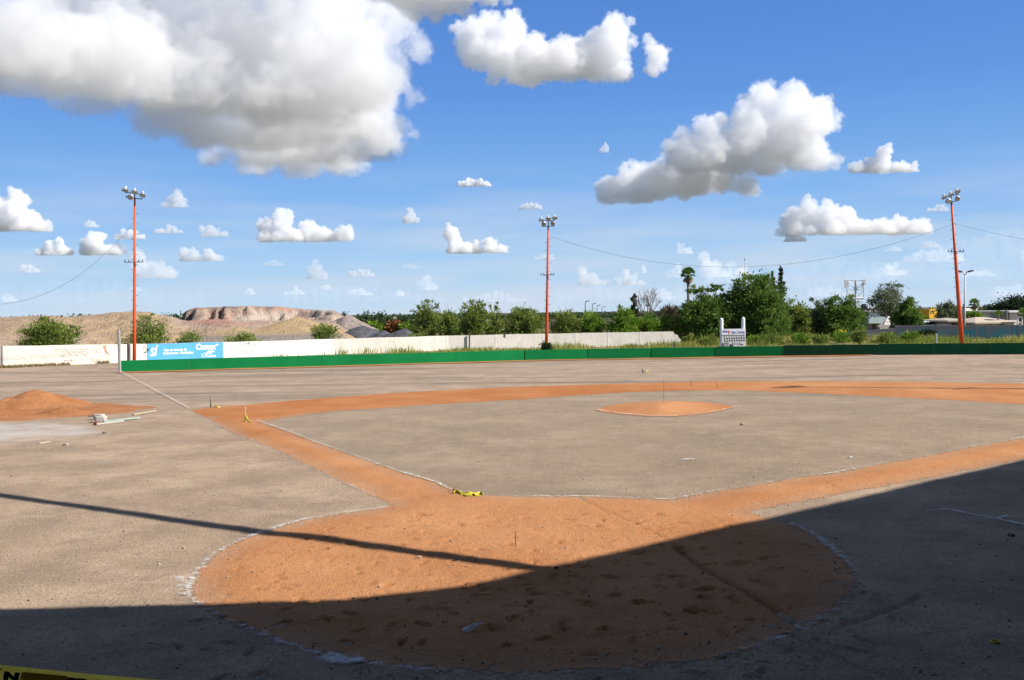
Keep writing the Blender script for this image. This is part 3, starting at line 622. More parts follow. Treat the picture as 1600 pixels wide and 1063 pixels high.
# ================================================================== light towers
orange = NT("orange_paint"); on = orange.noise(2, 5, stretch=(1, 1, .3)); orange.color(orange.mix(orange.rng(on, .35, .7), (0.62, 0.085, 0.022), (0.72, 0.12, 0.035))); orange.rough(0.5)
dsteel = simple("dark_steel", (0.055, 0.06, 0.075), 0.5, 0.2, 4); alum = simple("spun_aluminium", (0.62, 0.62, 0.60), 0.38, 0.08, 5, metal=0.55)
lens = simple("lamp_lens", (0.36, 0.355, 0.32), 0.25, 0.1, 6); whitecap = simple("white_ballast", (0.78, 0.78, 0.78), 0.5, 0.05)
def tower(base, top, label, rects, rounds, bars, dirx=0.0, r0=0.17, r1=0.07, rungs=26, extra=None):
    """rects/rounds: (u, v, tilt) metres from the pole top; bars: (v, half width, slope)"""
    base, top = Vector(base), Vector(top); ax = (top - base).normalized()
    t = empty("light_tower", base, label, "light tower", "orange floodlight towers round the outfield")
    P = lambda s, u_, w=0: base + ax * s + RX * u_ + RY * w
    hd = math.atan2(dirx, 1); RX = Vector((math.cos(hd), -math.sin(hd), 0)); RY = Vector((math.sin(hd), math.cos(hd), 0)); Lh = (top - base).length
    link("pole", tube_mesh("pole", [P(-0.3, 0), P(Lh * .3, 0), P(Lh * .6, 0), P(Lh, 0)], [r0, r0 + (r1 - r0) * .3, r0 + (r1 - r0) * .6, r1], 14), orange.m, t)
    link("base_plate", box_mesh("base_plate", base + Vector((0, 0, 0.02)), (0.6, 0.6, 0.12)), conc, t)
    for v, hw, sl_ in bars:
        bm = bmesh.new(); a, b = P(Lh + v - sl_ * hw, -hw, -0.09), P(Lh + v + sl_ * hw, hw, -0.09)
        d = b - a; add_box(bm, (a + b) / 2, (d.length, 0.045, 0.05), d.to_track_quat('X', 'Z').to_matrix())
        for e_ in (a, b): add_box(bm, e_ + Vector((0, 0, 0.05)), (0.035, 0.05, 0.12))
        link("crossarm", bm_mesh("crossarm", bm), dsteel, t)
    link("mast_tip", tube_mesh("mast_tip", [P(Lh - 0.02, 0), P(Lh + max(v for v, _, _ in bars) + .05, 0)], 0.035, 8), dsteel, t)
    for u_, v, tilt, yaw in rects:
        c = P(Lh + v, u_, -0.16); Rm = Matrix.Rotation(-hd + yaw, 3, 'Z') @ Matrix.Rotation(tilt, 3, 'Y') @ Matrix.Rotation(math.radians(32), 3, 'X')
        bm = bmesh.new(); q = Matrix.Translation(c) @ Rm.to_4x4()
        w, h, dp = 0.19, 0.10, 0.15
        f_ = [(-w, -dp / 2, -h), (w, -dp / 2, -h), (w, -dp / 2, h), (-w, -dp / 2, h)]; bk = [(-w * .55, dp / 2, -h * .5), (w * .55, dp / 2, -h * .5), (w * .55, dp / 2, h * .6), (-w * .55, dp / 2, h * .6)]
        vs = [bm.verts.new(q @ Vector(p)) for p in f_ + bk]
        for k in ((4, 5, 6, 7), (0, 1, 5, 4), (1, 2, 6, 5), (2, 3, 7, 6), (3, 0, 4, 7), (3, 2, 1, 0)): bm.faces.new([vs[i] for i in k])
        fl = link("floodlight", bm_mesh("floodlight", bm), alum, t)
        bm = bmesh.new(); vs = [bm.verts.new(q @ Vector((px * .88, -dp / 2 - 0.012, pz * .84))) for px, _, pz in f_]; vb = [bm.verts.new(q @ Vector((px * .88, -dp / 2 + 0.006, pz * .84))) for px, _, pz in f_]
        bm.faces.new(vs)
        for i in range(4): bm.faces.new((vs[i], vs[(i + 1) % 4], vb[(i + 1) % 4], vb[i]))
        link("glass", bm_mesh("glass", bm), lens, fl)
        link("ballast", tube_mesh("ballast", [q @ Vector((0, .03, h * .5)), q @ Vector((0, .06, h + .10))], 0.055, 8), whitecap, fl)
        link("bracket", box_mesh("bracket", q @ Vector((0, 0.05, -h - 0.05)), (0.05, 0.05, 0.12)), dsteel, fl)
    for u_, v, yaw in rounds:
        c = P(Lh + v, u_, -0.16); Rm = Matrix.Rotation(-hd + yaw, 3, 'Z') @ Matrix.Rotation(math.radians(28), 3, 'X'); q = Matrix.Translation(c) @ Rm.to_4x4()
        bm = bmesh.new(); prof = [(0.175, -0.10), (0.165, -0.04), (0.12, 0.06), (0.06, 0.12), (0.055, 0.20), (0.001, 0.21)]; rings = []
        for rr, yy in prof: rings.append([bm.verts.new(q @ Vector((rr * math.cos(2 * pi * k / 16), yy, rr * math.sin(2 * pi * k / 16)))) for k in range(16)])
        for a, b in zip(rings, rings[1:]):
            for k in range(16): bm.faces.new((a[k], a[(k + 1) % 16], b[(k + 1) % 16], b[k]))
        bm.faces.new(rings[0][::-1]); fl = link("floodlight", bm_mesh("floodlight", bm, True), alum, t)
        bm = bmesh.new(); cv = [bm.verts.new(q @ Vector((0.15 * math.cos(2 * pi * k / 16), -0.108, 0.15 * math.sin(2 * pi * k / 16)))) for k in range(16)]; cb = [bm.verts.new(v_.co + (q.to_3x3() @ Vector((0, .006, 0)))) for v_ in cv]
        bm.faces.new(cv)
        for k in range(16): bm.faces.new((cv[k], cv[(k + 1) % 16], cb[(k + 1) % 16], cb[k]))
        link("glass", bm_mesh("glass", bm), lens, fl)
    for k in range(rungs):
        s = Lh * (0.16 + 0.78 * k / rungs); sd_ = 1 if k % 2 else -1; rk = r0 + (r1 - r0) * s / Lh
        link("rung", tube_mesh("rung", [P(s, sd_ * rk * .7), P(s, sd_ * (rk + 0.15))], 0.011, 5), dsteel, t)
    if extra:
        s, hw = extra; bm = bmesh.new(); a, b = P(s, -hw, -0.12), P(s, hw, -0.12); d = b - a
        add_box(bm, (a + b) / 2, (d.length, 0.035, 0.04), d.to_track_quat('X', 'Z').to_matrix())
        for e_ in (-hw, -hw * .55, hw * .55, hw): add_tube(bm, [P(s, e_, -.12), P(s + .14, e_, -.12)], 0.028, 6)
        link("wire_arm", bm_mesh("wire_arm", bm), dsteel, t)
    return t, P, Lh
def ground_base(px, Y): p = at(px, 540, Y); return Vector((p.x, p.y, tz(p.x, p.y)))
b1_ = ground_base(209, 56.5); t1_ = at(210.5, 310, 56.5)
k1 = 56.5 / F
tw1, P1, L1 = tower(b1_, t1_, "orange light tower near the blue painted advert, its four lamps tilted down to the right",
    [(-13.0 * k1, 12.5 * k1, .17, .25), (1.5 * k1, 9.5 * k1, .17, .12), (14.5 * k1, 4.5 * k1, .17, -.1)], [(-4.5 * k1, 2.0 * k1, .1)], [(1 * k1 - .05, 12 * k1, -.12), (7 * k1, 12 * k1, -.15)], 0.0, 0.108, 0.05, 26, (L1_ := (t1_ - b1_).length * 0.625, 14 * k1))
b2_ = ground_base(853.5, 68.5); k2 = 68.5 / F; t2_ = at(856.5, 354, 68.5)
tw2, P2, L2 = tower(b2_, t2_, "orange light tower in the middle, upright behind the fence with level lamps",
    [(-11.5 * k2, 10.5 * k2, .35, .7), (0.0, 12 * k2, 0, .1), (10.5 * k2, 12.8 * k2, -.06, -.15)], [(-7 * k2, 4.5 * k2, .2), (7.5 * k2, 5 * k2, -.2)], [(0.2 * k2, 9.5 * k2, 0), (8.4 * k2, 10 * k2, .02)], 0.1, 0.125, 0.052, 24, ((t2_ - b2_).length * 0.62, 10 * k2))
b3_ = ground_base(1503.5, 61.5); k3 = 61.5 / F; t3_ = at(1486.5, 315, 61.5)
tw3, P3, L3 = tower(b3_, t3_, "orange light tower leaning to the left in front of the roadside wall",
    [(-13.0 * k3, 6.5 * k3, -.2, .1), (-2.5 * k3, 10.5 * k3, -.24, .05), (8.0 * k3, 15 * k3, -.24, -.1)], [(-6.5 * k3, 0.4 * k3, .3), (7.5 * k3, 4.5 * k3, -.1)], [(-0.6 * k3, 10 * k3, .14), (8.6 * k3, 11 * k3, .22)], 0.0, 0.155, 0.058, 24, ((t3_ - b3_).length * 0.66, 12 * k3))
# fourth tower, to the right of the picture: its shadow crosses the clay arc
EH = 11.6; tipx, tipy = G(1215, 605.5)
b4_ = Vector((tipx, tipy, 0)) + Vector((SUN.x, SUN.y, 0)) / SUN.z * (EH + .45)
b4_.z = 0
tower(b4_, b4_ + Vector((0, 0, EH)), "orange light tower at the first base side, its shadow lying across the clay", [(-.55, .42, 0, .5), (0, .45, 0, .5), (.55, .42, 0, .5)], [(-.3, .15, .5), (.3, .15, .5)], [(0, .42, 0), (.3, .6, 0)], -0.8, 0.2, 0.09, 20, (EH * .62, 0.9))

# overhead wires
wire_m = simple("black_cable", (0.02, 0.02, 0.022), 0.6, 0.05)
def wire(a, b, sag, label, r=0.013, n=24):
    a, b = Vector(a), Vector(b); P = [a.lerp(b, i / n) - Vector((0, 0, sag * 4 * (i / n) * (1 - i / n))) for i in range(n + 1)]
    tag(link("overhead_wire", tube_mesh("overhead_wire", P, r, 5), wire_m), label, "cable")
aW = at(208, 349, 56.4); wend = at(-230, 405, 40)
up_ = empty("utility_pole", (wend.x, wend.y, 0), "plain wooden pole at the left that carries the drooping cable", "utility pole"); link("pole", tube_mesh("pole", [Vector((wend.x, wend.y, -.2)), wend + Vector((0, 0, .4))], [.13, .1], 10), wood, up_); link("crossarm", box_mesh("crossarm", wend + Vector((0, 0, .1)), (1.0, .09, .1)), wood, up_)
wire(aW, wend, 3.2, "slack black cable drooping from the left light tower out of the picture", 0.007)
wire(at(860, 369.5, 68.4), at(1487, 351, 61.4), 2.45, "long sagging cable strung from the middle light tower to the leaning one", 0.008, 40)
wire(at(1489, 349, 61.4), at(1850, 395, 66), 0.55, "cable running down to the right from the leaning light tower", 0.007)

# ================================================================== scoreboard
sb_Y = 66.0; kS = sb_Y / F
sb = empty("scoreboard", at(1146, 548, sb_Y), "white baseball scoreboard with two round pillars, rows of dark number holes and blue lettering", "scoreboard")
sbw = NT("scoreboard_white"); sbw.color(sbw.mix(sbw.rng(sbw.noise(3, 5), .35, .7), (0.60, 0.59, 0.60), (0.70, 0.69, 0.69))); sbw.rough(.6)
ang = 0.42                                     # turned a little so that its right side catches the sun
so_ = at(1146, 530, sb_Y); U = Vector((math.cos(0.08), math.sin(0.08), 0)); N = Vector((math.sin(0.08), -math.cos(0.08), 0))
def SB(px, py, w=0.0): return so_ + U * ((px - 1146) * kS) + Vector((0, 0, (530 - py - (px - 1146) * -ROLL * 0) * kS)) + N * w
def slab(name, x0, y0, x1, y1, front, thick, mat, par):
    return link(name, prism(name, [(x0, y0), (x1, y0), (x1, y1), (x0, y1)], lambda a, b, w: SB(a, b, front - w), thick), mat, par)
board = slab("board", 1127.3, 550, 1165.7, 514.3, 0.0, 0.10, sbw.m, sb)
sign = slab("header_sign", 1127.0, 523.3, 1165.2, 514.0, 0.03, 0.027, simple("sign_white", (0.78, 0.77, 0.78), .5, .03), sb)
for cx in (1128.2, 1163.0):
    prof = [(540, 2.9), (499, 2.9), (498, 2.4), (497, 1.2), (496.4, 0.15)]
    yb = 514.0 if cx < 1140 else 513.2
    bm = bmesh.new(); rings = []
    for py, rpx in [(548, 2.7), (500, 2.85), (498.3, 2.5), (497.2, 1.4), (496.5, 0.1)]:
        py2 = py - (0 if cx < 1140 else 0.9); c = SB(cx, py2, -0.16 - 0.0)
        rings.append([bm.verts.new(c + (U * math.cos(2 * pi * k / 16) + N * math.sin(2 * pi * k / 16)) * rpx * kS) for k in range(16)])
    for a, b in zip(rings, rings[1:]):
        for k in range(16): bm.faces.new((a[k], a[(k + 1) % 16], b[(k + 1) % 16], b[k]))
    bm.faces.new(rings[-1]); link("pillar", bm_mesh("pillar", bm, True), simple("pillar_white", (0.80, 0.80, 0.82), .45, .03), sb)
blk = simple("black_hole", (0.012, 0.012, 0.014), 0.8, .05); blue = simple("blue_lettering", (0.05, 0.10, 0.45), .6, .05); red = simple("red_emblem", (0.62, 0.06, 0.08), .6, .05)
def sbt(s, px, py, hpx, wpx, mat, par, bold=0.1, front=0.034, shear=0):
    o = SB(px, py, front); M = Matrix(((U.x, 0, N.x, o.x), (U.y, 0, N.y, o.y), (0, 1, 0, o.z), (0, 0, 0, 1)))
    link("lettering", text_mesh(s, hpx * kS * 1.42, M, bold * kS, shear, 0.003, 0, wpx * kS), mat, par)
sbt("SUPER", 1128.6, 519.6, 3.0, 7.6, blue, sign); sbt("San Carlos", 1143.0, 521.2, 4.2, 20.6, blue, sign, .12)
link("emblem", prism("emblem", [(1136.2, 517.2), (1139.6, 516.9), (1140.2, 518.4), (1141.9, 519.0), (1140.2, 519.8), (1138.2, 522.6), (1137.4, 522.4), (1138.3, 519.9), (1137.2, 518.6)], lambda a, b, w: SB(a, b, .037 - w), 0.006), red, sign)
for i in range(9):
    px = 1132.0 + 3.87 * i; sh = -0.16 * i * 0.6
    sbt(str(i + 1), px - 1.1 - .4, 526.6 + sh * .5, 2.4, 1.5, blk, board, .12, .004)
    for r_ in (529.3, 533.0):
        slab("number_hole", px - 1.25, r_ + 1.1 + sh, px + 1.25, r_ - 1.3 + sh, 0.004, 0.03, blk, board)
for px in (1148.2, 1152.1, 1156.0):
    for r_ in (536.4, 538.9): slab("number_hole", px - .95, r_ + .8, px + .95, r_ - .8, 0.004, 0.03, blk, board)
slab("number_hole", 1157.6, 539.6, 1161.6, 537.8, 0.004, .03, blk, board)
slab("plate", 1127.9, 545, 1130.5, 535.8, 0.006, .03, dsteel, board); slab("plate", 1139.2, 545, 1145.6, 538.2, 0.006, .03, dsteel, board); slab("plate", 1143.9, 538.15, 1145.6, 535.6, 0.006, .03, dsteel, board)
sbt("VISITA", 1131.2, 537.6, 2.3, 7.4, blk, board, .05, .004); sbt("LOCAL", 1131.4, 540.6, 2.3, 6.6, blk, board, .05, .004)
# ================================================================== quarry bank and spoil heaps behind the left wall
def zrow(py, px, Y): return at(px, py, Y).z
hx_ = np.arange(-110, 4, 0.33); hy_ = np.arange(68, 178, 0.33)
HX, HY = np.meshgrid(hx_, hy_); q_ = HX / HY * F + W / 2          # picture column of each spot, for reading off the skyline only
prof = np.array([(-700, 3.6), (-200, 3.4), (0, 3.15), (60, 3.3), (110, 3.2), (150, 3.35), (172, 3.6), (205, 3.75), (235, 3.75), (248, 3.3), (262, 3.2), (285, 2.6), (520, 2.3), (560, 0.8), (640, 0.1), (800, 0.0)])
WYL = np.interp(HX, [w_[0] for w_ in WALL], [w_[1] for w_ in WALL])
ridge = np.interp(q_, prof[:, 0], prof[:, 1])
n1 = fbm(HX / 6, HY / 6, 4, 71) - .47; n2 = fbm(HX / 1.3, HY / 1.3, 4, 73) - .47; n3 = fbm(HX / .7, HY / .7, 3, 77) - .45
bank = ridge * sstep(78, 114, HY + 10 * n1 + 6 * n2)
bank = bank + 0.5 * n1 * sstep(76, 90, HY) + 0.25 * n2 * sstep(72, 84, HY)
Z0 = 1.7 * fbm(HX / 3.1, HY / 4.3, 3, 88)
# flat-topped mesa with a broken cliff
edge = HY + 8 * (fbm(HX / 8.3, HY / 9, 5, 79) - .47) + 3.2 * (fbm(HX / 1.7 + Z0, HY / 3, 4, 83) - .47)
mesaw = sstep(281, 291, q_ + 10 * n2) * (1 - sstep(520, 585, q_ + 18 * n1))
mz = np.interp(q_, [280, 292, 306, 350, 400, 430, 455, 480, 515, 545, 575], [3.2, 3.75, 4.15, 4.25, 4.3, 4.2, 3.95, 3.75, 3.6, 3.2, 1.5])
cliff = sstep(118.5, 120.6, edge) * 0.62 + sstep(121.3, 122.5, edge + 1.3 * n2) * 0.38
mesa = 1.35 + (mz - 1.35) * cliff + 0.55 * n2 * (cliff > .9) + (.9 * n2 + 1.1 * n3) * (cliff > .05) * (cliff < .93)
# pits in the cliff
for pc, pw in ((331, 7), (345, 4), (437, 5), (461, 9), (300, 4)):
    d_ = ((q_ - pc) / pw) ** 2; cut = np.exp(-d_ ** 2) * (sstep(116, 119, HY) - sstep(122.5, 124, HY)); mesa = mesa - cut * 1.7
mesa = mesa * mesaw
talus = (2.0 - 0.0 * HX) * sstep(86, 119, HY + 4 * n1) * sstep(262, 300, q_) * (1 - sstep(505, 575, q_)) + 0.35 * n1 + .25 * n2
# yellow heap, right end
yl = np.maximum(0, 2.95 * (1 - np.hypot((HX + 23.2) / 9.5, (HY - 103) / 12))) + 0.16 * n2
yl2 = np.maximum(0, 2.0 * (1 - np.hypot((HX + 28) / 6, (HY - 98) / 9)))
behind = sstep(172, 150, HY) * (1 - sstep(575, 640, q_)) 
Z = np.maximum.reduce([bank, mesa, talus * sstep(80, 86, HY), yl, yl2]) * sstep(1.2, 9, HY - WYL) * (0.25 + 0.75 * sstep(176, 160, HY)) * (1 - sstep(590, 660, q_)) - 0.06
tan = np.array((0.47, 0.33, 0.205)); tan2 = np.array((0.40, 0.285, 0.19)); greyb = np.array((0.38, 0.31, 0.26)); pink = np.array((0.46, 0.34, 0.26)); rose = np.array((0.46, 0.215, 0.16)); pale = np.array((0.52, 0.43, 0.355)); dark = np.array((0.13, 0.11, 0.10)); yel = np.array((0.52, 0.37, 0.185))
def blend(c, k, col): return c * (1 - k[..., None]) + col * k[..., None]
col = np.broadcast_to(tan, HX.shape + (3,)).copy()
col = blend(col, sstep(-.1, .12, n1), tan2)
col = blend(col, sstep(95, 84, HY + 8 * n1) * (1 - sstep(90, 170, q_)) * .9, greyb)
col = blend(col, sstep(262, 285, q_ + 25 * n2) * (1 - sstep(500, 560, q_)) * sstep(98, 106, HY + 12 * n1) * .85, pink)
col = blend(col, sstep(.06, .14, n1 + .4 * n2) * sstep(262, 285, q_) * (1 - sstep(440, 520, q_)) * sstep(98, 108, HY) * (HY < 121), rose)
inm = sstep(.3, .9, mesaw) * sstep(117.5, 119, edge)
st_ = fbm(Z * 2.6 + n1 * 3, HX / 7, 4, 91)
mcol = blend(np.broadcast_to(pink, HX.shape + (3,)).copy(), sstep(.42, .55, st_), pale); mcol = blend(mcol, sstep(.50, .62, fbm(HX / 1.6, HY / 2 + Z * 2, 4, 95)) * .75, dark); mcol = blend(mcol, sstep(.50, .60, fbm(HX / 3, Z * 2, 4, 97)) * .5, rose)
mcol = blend(mcol, sstep(304, 286, q_ + 8 * n2) * .8, dark)
mcol = blend(mcol, sstep(123, 127, edge) * .8, np.array((0.33, 0.23, 0.16)))
col = blend(col, inm, mcol)
isy = ((yl >= np.maximum(bank, np.maximum(mesa, talus)) - .05) & (yl > .15)) | ((yl2 >= Z - .1) & (yl2 > .15))
col = np.where(isy[..., None], blend(np.broadcast_to(yel, HX.shape + (3,)).copy(), sstep(-.05, .2, n2), np.array((0.42, 0.31, 0.18))), col)
col = blend(col, sstep(88, 80, HY) * sstep(150, 260, q_) * .8, np.array((0.27, 0.235, 0.215)))
ii = np.arange(HX.size).reshape(HX.shape)
QH = np.stack([ii[:-1, :-1].ravel(), ii[:-1, 1:].ravel(), ii[1:, 1:].ravel(), ii[1:, :-1].ravel()], 1)
keep = (Z.ravel()[QH] > -0.03).any(1)
me = mesh_np("hill", np.stack([HX.ravel(), HY.ravel(), Z.ravel()], 1), QH[keep]); cattr(me, 'col', col.reshape(-1, 3))
hm = NT("quarry_earth"); hc = hm.mix(hm.rng(hm.noise(1.4, 7, rough=.75), .5, .8, 0, .5), hm.attr('col', True), (0.13, 0.105, 0.085)); hc = hm.mix(hm.rng(hm.noise(4, 5), .55, .75, 0, .45), hc, (0.62, 0.52, 0.42)); hm.color(hc); hm.rough(.97)
hm.bump(hm.math('ADD', hm.noise(1.2, 7, rough=.7), hm.noise(5, 5)), 0.9, 0.35)
link("hill", me, hm.m, kind='structure')
def heap(cx, cy_, rx, ry, h, mat, label, seed):
    N_ = 44; t = np.linspace(-1.15, 1.15, N_); U_, V_ = np.meshgrid(t, t); X = cx + U_ * rx; Y = cy_ + V_ * ry
    nz = fbm(X / .8, Y / .8, 4, seed) - .47; rq = np.hypot(U_, V_ * 1.0) + .35 * (fbm(X / 2.5, Y / 2.5, 3, seed + 2) - .47)
    Zh = h * np.clip(1 - rq, 0, 1) ** 0.9 + .22 * h * nz * (rq < 1) - 0.08
    i_ = np.arange(N_ * N_).reshape(N_, N_); Q_ = np.stack([i_[:-1, :-1].ravel(), i_[:-1, 1:].ravel(), i_[1:, 1:].ravel(), i_[1:, :-1].ravel()], 1); kp = (Zh.ravel()[Q_] > -.07).any(1)
    m = mesh_np("gravel_heap", np.stack([X.ravel(), Y.ravel(), Zh.ravel()], 1), Q_[kp]); o = link("gravel_heap", m, mat); tag(o, label, "heap", "spoil heaps behind the wall")
def rub(name, c, c2):
    t = NT(name); t.color(t.mix(t.rng(t.noise(1.5, 7, rough=.75), .35, .65), c, c2)); t.rough(.97); t.bump(t.noise(3, 6), .8, .25); return t.m
blackg = rub("black_gravel", (0.055, 0.055, 0.065), (0.13, 0.13, 0.145)); greyg = rub("grey_spoil", (0.20, 0.165, 0.155), (0.37, 0.29, 0.25))
heap(-19.2, 112, 5.4, 6, 3.2, greyg, "grey and pinkish spoil heap leaning on the yellow bank", 101)
heap(-15.4, 100, 4.4, 5, 2.0, blackg, "black gravel heap next to the pinkish spoil heap", 103)
heap(-12.9, 95, 2.7, 4, 1.45, blackg, "smallest black gravel heap, in the middle of the three", 105)
heap(-10.3, 92, 3.6, 4, 1.75, blackg, "broad black gravel heap in front of the bushy trees", 107)

# ================================================================== trees and shrubs
def leaf_mat(name, c1, c2, trans=0.28, c3=None):
    m = bpy.data.materials.new(name); m.use_nodes = True; t = m.node_tree; n = t.nodes; n.clear()
    o = n.new('ShaderNodeOutputMaterial'); d = n.new('ShaderNodeBsdfDiffuse'); tr = n.new('ShaderNodeBsdfTranslucent'); mx = n.new('ShaderNodeMixShader'); a = n.new('ShaderNodeAttribute'); a.attribute_name = 'v'
    cr = n.new('ShaderNodeValToRGB'); cr.color_ramp.elements[0].color = (*c1, 1); cr.color_ramp.elements[1].color = (*c2, 1)
    if c3: e_ = cr.color_ramp.elements.new(0.93); e_.color = (*c2, 1); cr.color_ramp.elements[2].color = (*c3, 1)
    t.links.new(a.outputs['Fac'], cr.inputs[0]); t.links.new(cr.outputs[0], d.inputs[0]); t.links.new(cr.outputs[0], tr.inputs[0])
    mx.inputs[0].default_value = trans; t.links.new(d.outputs[0], mx.inputs[1]); t.links.new(tr.outputs[0], mx.inputs[2]); t.links.new(mx.outputs[0], o.inputs[0]); return m
LM = {'mesquite': leaf_mat("mesquite_leaf", (0.102, 0.153, 0.034), (0.282, 0.349, 0.078), .3, (0.450, 0.429, 0.113)),
      'bright': leaf_mat("bright_leaf", (0.094, 0.186, 0.023), (0.233, 0.372, 0.052), .3, (0.372, 0.409, 0.074)),
      'dense': leaf_mat("dense_leaf", (0.065, 0.129, 0.027), (0.190, 0.297, 0.063), .30, (0.302, 0.381, 0.090)),
      'grey': leaf_mat("grey_leaf", (0.101, 0.129, 0.070), (0.230, 0.258, 0.138), .25),
      'dark': leaf_mat("dark_leaf", (0.020, 0.039, 0.017), (0.053, 0.081, 0.034), .15),
      'bare': leaf_mat("dry_twig", (0.120, 0.090, 0.066), (0.240, 0.180, 0.132), .1),
      'far': leaf_mat("far_leaf", (0.039, 0.073, 0.036), (0.091, 0.133, 0.059), .2),
      'rust': leaf_mat("rust_leaf", (0.192, 0.090, 0.036), (0.312, 0.156, 0.060), .2)}
bark = simple("tree_bark", (0.085, 0.065, 0.05), 0.95, 0.3, 5); greybark = simple("grey_bark", (0.20, 0.17, 0.145), 0.95, 0.25, 5)
TR = np.random.default_rng(99)
def leaf_quads(Cn, size, aspect=2.2, dirs=None, spread=1.0):
    n = len(Cn); d = TR.normal(size=(n, 3)) if dirs is None else dirs + spread * TR.normal(size=(n, 3)) * .5
    d /= np.linalg.norm(d, axis=1, keepdims=True) + 1e-9
    w = TR.normal(size=(n, 3)); w -= d * (w * d).sum(1, keepdims=True); w /= np.linalg.norm(w, axis=1, keepdims=True) + 1e-9
    s = size * TR.uniform(.55, 1.35, (n, 1)); a = d * s * aspect / 2; b = w * s / 2
    V = np.stack([Cn - a, Cn - a * .1 + b, Cn + a, Cn - a * .1 - b], 1).reshape(-1, 3)
    return V, np.arange(n * 4).reshape(n, 4)
def crown_mesh(lumps, nleaf, size, up=0.0, clump=0.16, aspect=2.2, clumps=None, shell=0.5):
    """lumps: list of (centre, (rx, ry, rz)); leaves gather in clumps spread through each lump"""
    vol = np.array([r[0] * r[2] for _, r in lumps]); share = vol / vol.sum(); Cs, Ds, Vv = [], [], []
    for (c, r_), s in zip(lumps, share):
        nl = max(12, int(nleaf * s)); K = max(3, int((clumps or 60) * max(s * 1.4, .04)))
        d = TR.normal(size=(K, 3)); d /= np.linalg.norm(d, axis=1, keepdims=True); rad_ = TR.uniform(0, 1, (K, 1)) ** shell
        cc_ = np.array(c) + d * rad_ * np.array(r_); tone = TR.normal(0, .17, K)
        w = TR.integers(0, K, nl); rm = np.array(r_).mean()
        off = TR.normal(size=(nl, 3)) * rm * clump * TR.uniform(.6, 1.5, (nl, 1)); off[:, 2] *= .8
        p = cc_[w] + off; Cs.append(p); dd = d[w] * .7 + off / (rm * clump + 1e-6) * .3; dd[:, 2] += up; Ds.append(dd)
        Vv.append(np.clip(.5 + tone[w] + TR.normal(0, .17, nl), 0, 1))
    Cs = np.concatenate(Cs); V, Q = leaf_quads(Cs, size, aspect, np.concatenate(Ds)); m = mesh_np("crown", V, Q); attr(m, 'v', np.concatenate(Vv), 'FACE'); return m
def lumps_px(Y, box, n, seed, squash=1.0, extra=None):
    q = random.Random(seed); x0, y0, x1, y1 = box; k = Y / F; L_ = []
    w, h = x1 - x0, y1 - y0
    for i in range(n):
        t = (i + .5) / n; u_ = t * 2 - 1; ry = h * q.uniform(.25, .36); rx = w / n * q.uniform(.95, 1.5) + w * .05
        env = math.sqrt(max(0.05, 1 - (u_ * .92) ** 2))
        top = y1 - h * (.35 + .65 * env * q.uniform(.75, 1.02)); cy_ = top + ry
        cx_ = x0 + rx * .8 + (w - 1.6 * rx) * t
        L_.append((tuple(at(cx_, cy_, Y + q.uniform(-.25, .25) * w * k)), (rx * k, rx * k * 1.1, ry * k)))
        if cy_ + ry < y1 - h * .12:
            cy2 = (cy_ + y1) / 2 + h * .06; L_.append((tuple(at(cx_ + q.uniform(-.1, .1) * w, cy2, Y + q.uniform(-.3, .3) * w * k)), (rx * k * 1.15, rx * k * 1.2, (y1 - cy2) * k * 1.0 + .1)))
    for e_ in extra or []: L_.append((tuple(at(e_[0], e_[1], Y + (e_[4] if len(e_) > 4 else 0))), (e_[2] * k, e_[2] * k, e_[3] * k)))
    return L_
def tree(name, label, cat, Y, box, mat, nleaf, size, n=4, seed=1, stems=3, up=.2, clump=.17, trunk_px=None, group=None, extra=None, aspect=2.2, clumps=70, bark_m=None, shell=.5, r0=None, lumps=None, limb=1):
    L_ = lumps or lumps_px(Y, box, n, seed, extra=extra); q = random.Random(seed + 5)
    cxp = trunk_px if trunk_px is not None else (box[0] + box[2]) / 2
    b = at(cxp, 520, Y); b.z = tz(b.x, b.y)
    if b.x < -16 and b.y > 70: b.z = 0.2
    t = empty(name, b, label, cat, group); w = (box[2] - box[0]) * Y / F; r0 = r0 or max(.05, w * .028)
    bm = bmesh.new(); tgt = L_ if limb else []
    for i in range(stems):
        o = Vector((q.uniform(-.12, .12) * w * (stems > 1), q.uniform(-.1, .1) * w * (stems > 1), -.15)) + b
        mine = [l for j, l in enumerate(tgt) if j % stems == i]
        fork = b + Vector((q.uniform(-.08, .08) * w, q.uniform(-.08, .08) * w, 0)); fork.z = b.z + (max(l[0][2] for l in L_) - b.z) * q.uniform(.25, .42)
        add_tube(bm, [o, o.lerp(fork, .5) + Vector((q.uniform(-.05, .05) * w, 0, 0)), fork], [r0, r0 * .8, r0 * .65], 7)
        for c_, r_ in mine:
            tip = Vector(c_) + Vector((0, 0, r_[2] * .5)); mid = fork.lerp(tip, .5) + Vector((q.uniform(-.06, .06) * w, q.uniform(-.06, .06) * w, 0))
            add_tube(bm, [fork, mid, tip], [r0 * .55, r0 * .35, r0 * .1], 5)
            for k_ in range(3):
                e_ = tip + Vector((q.uniform(-1, 1) * r_[0], q.uniform(-1, 1) * r_[1], q.uniform(-.2, .6) * r_[2])); add_tube(bm, [mid.lerp(tip, q.uniform(.1, .8)), e_], [r0 * .22, r0 * .06], 4)
    link("trunk", bm_mesh("trunk", bm, True), bark_m or bark, t)
    link("crown", crown_mesh(L_, int(nleaf * 2.1), size * .95, up, clump * 1.12, aspect, int(clumps * 1.3), shell), LM[mat], t)
    return t
BW = "bushes behind the left wall"; MR = "trees behind the block wall"; RR_ = "trees right of the scoreboard"; FT = "trees far off between heaps and bushes"
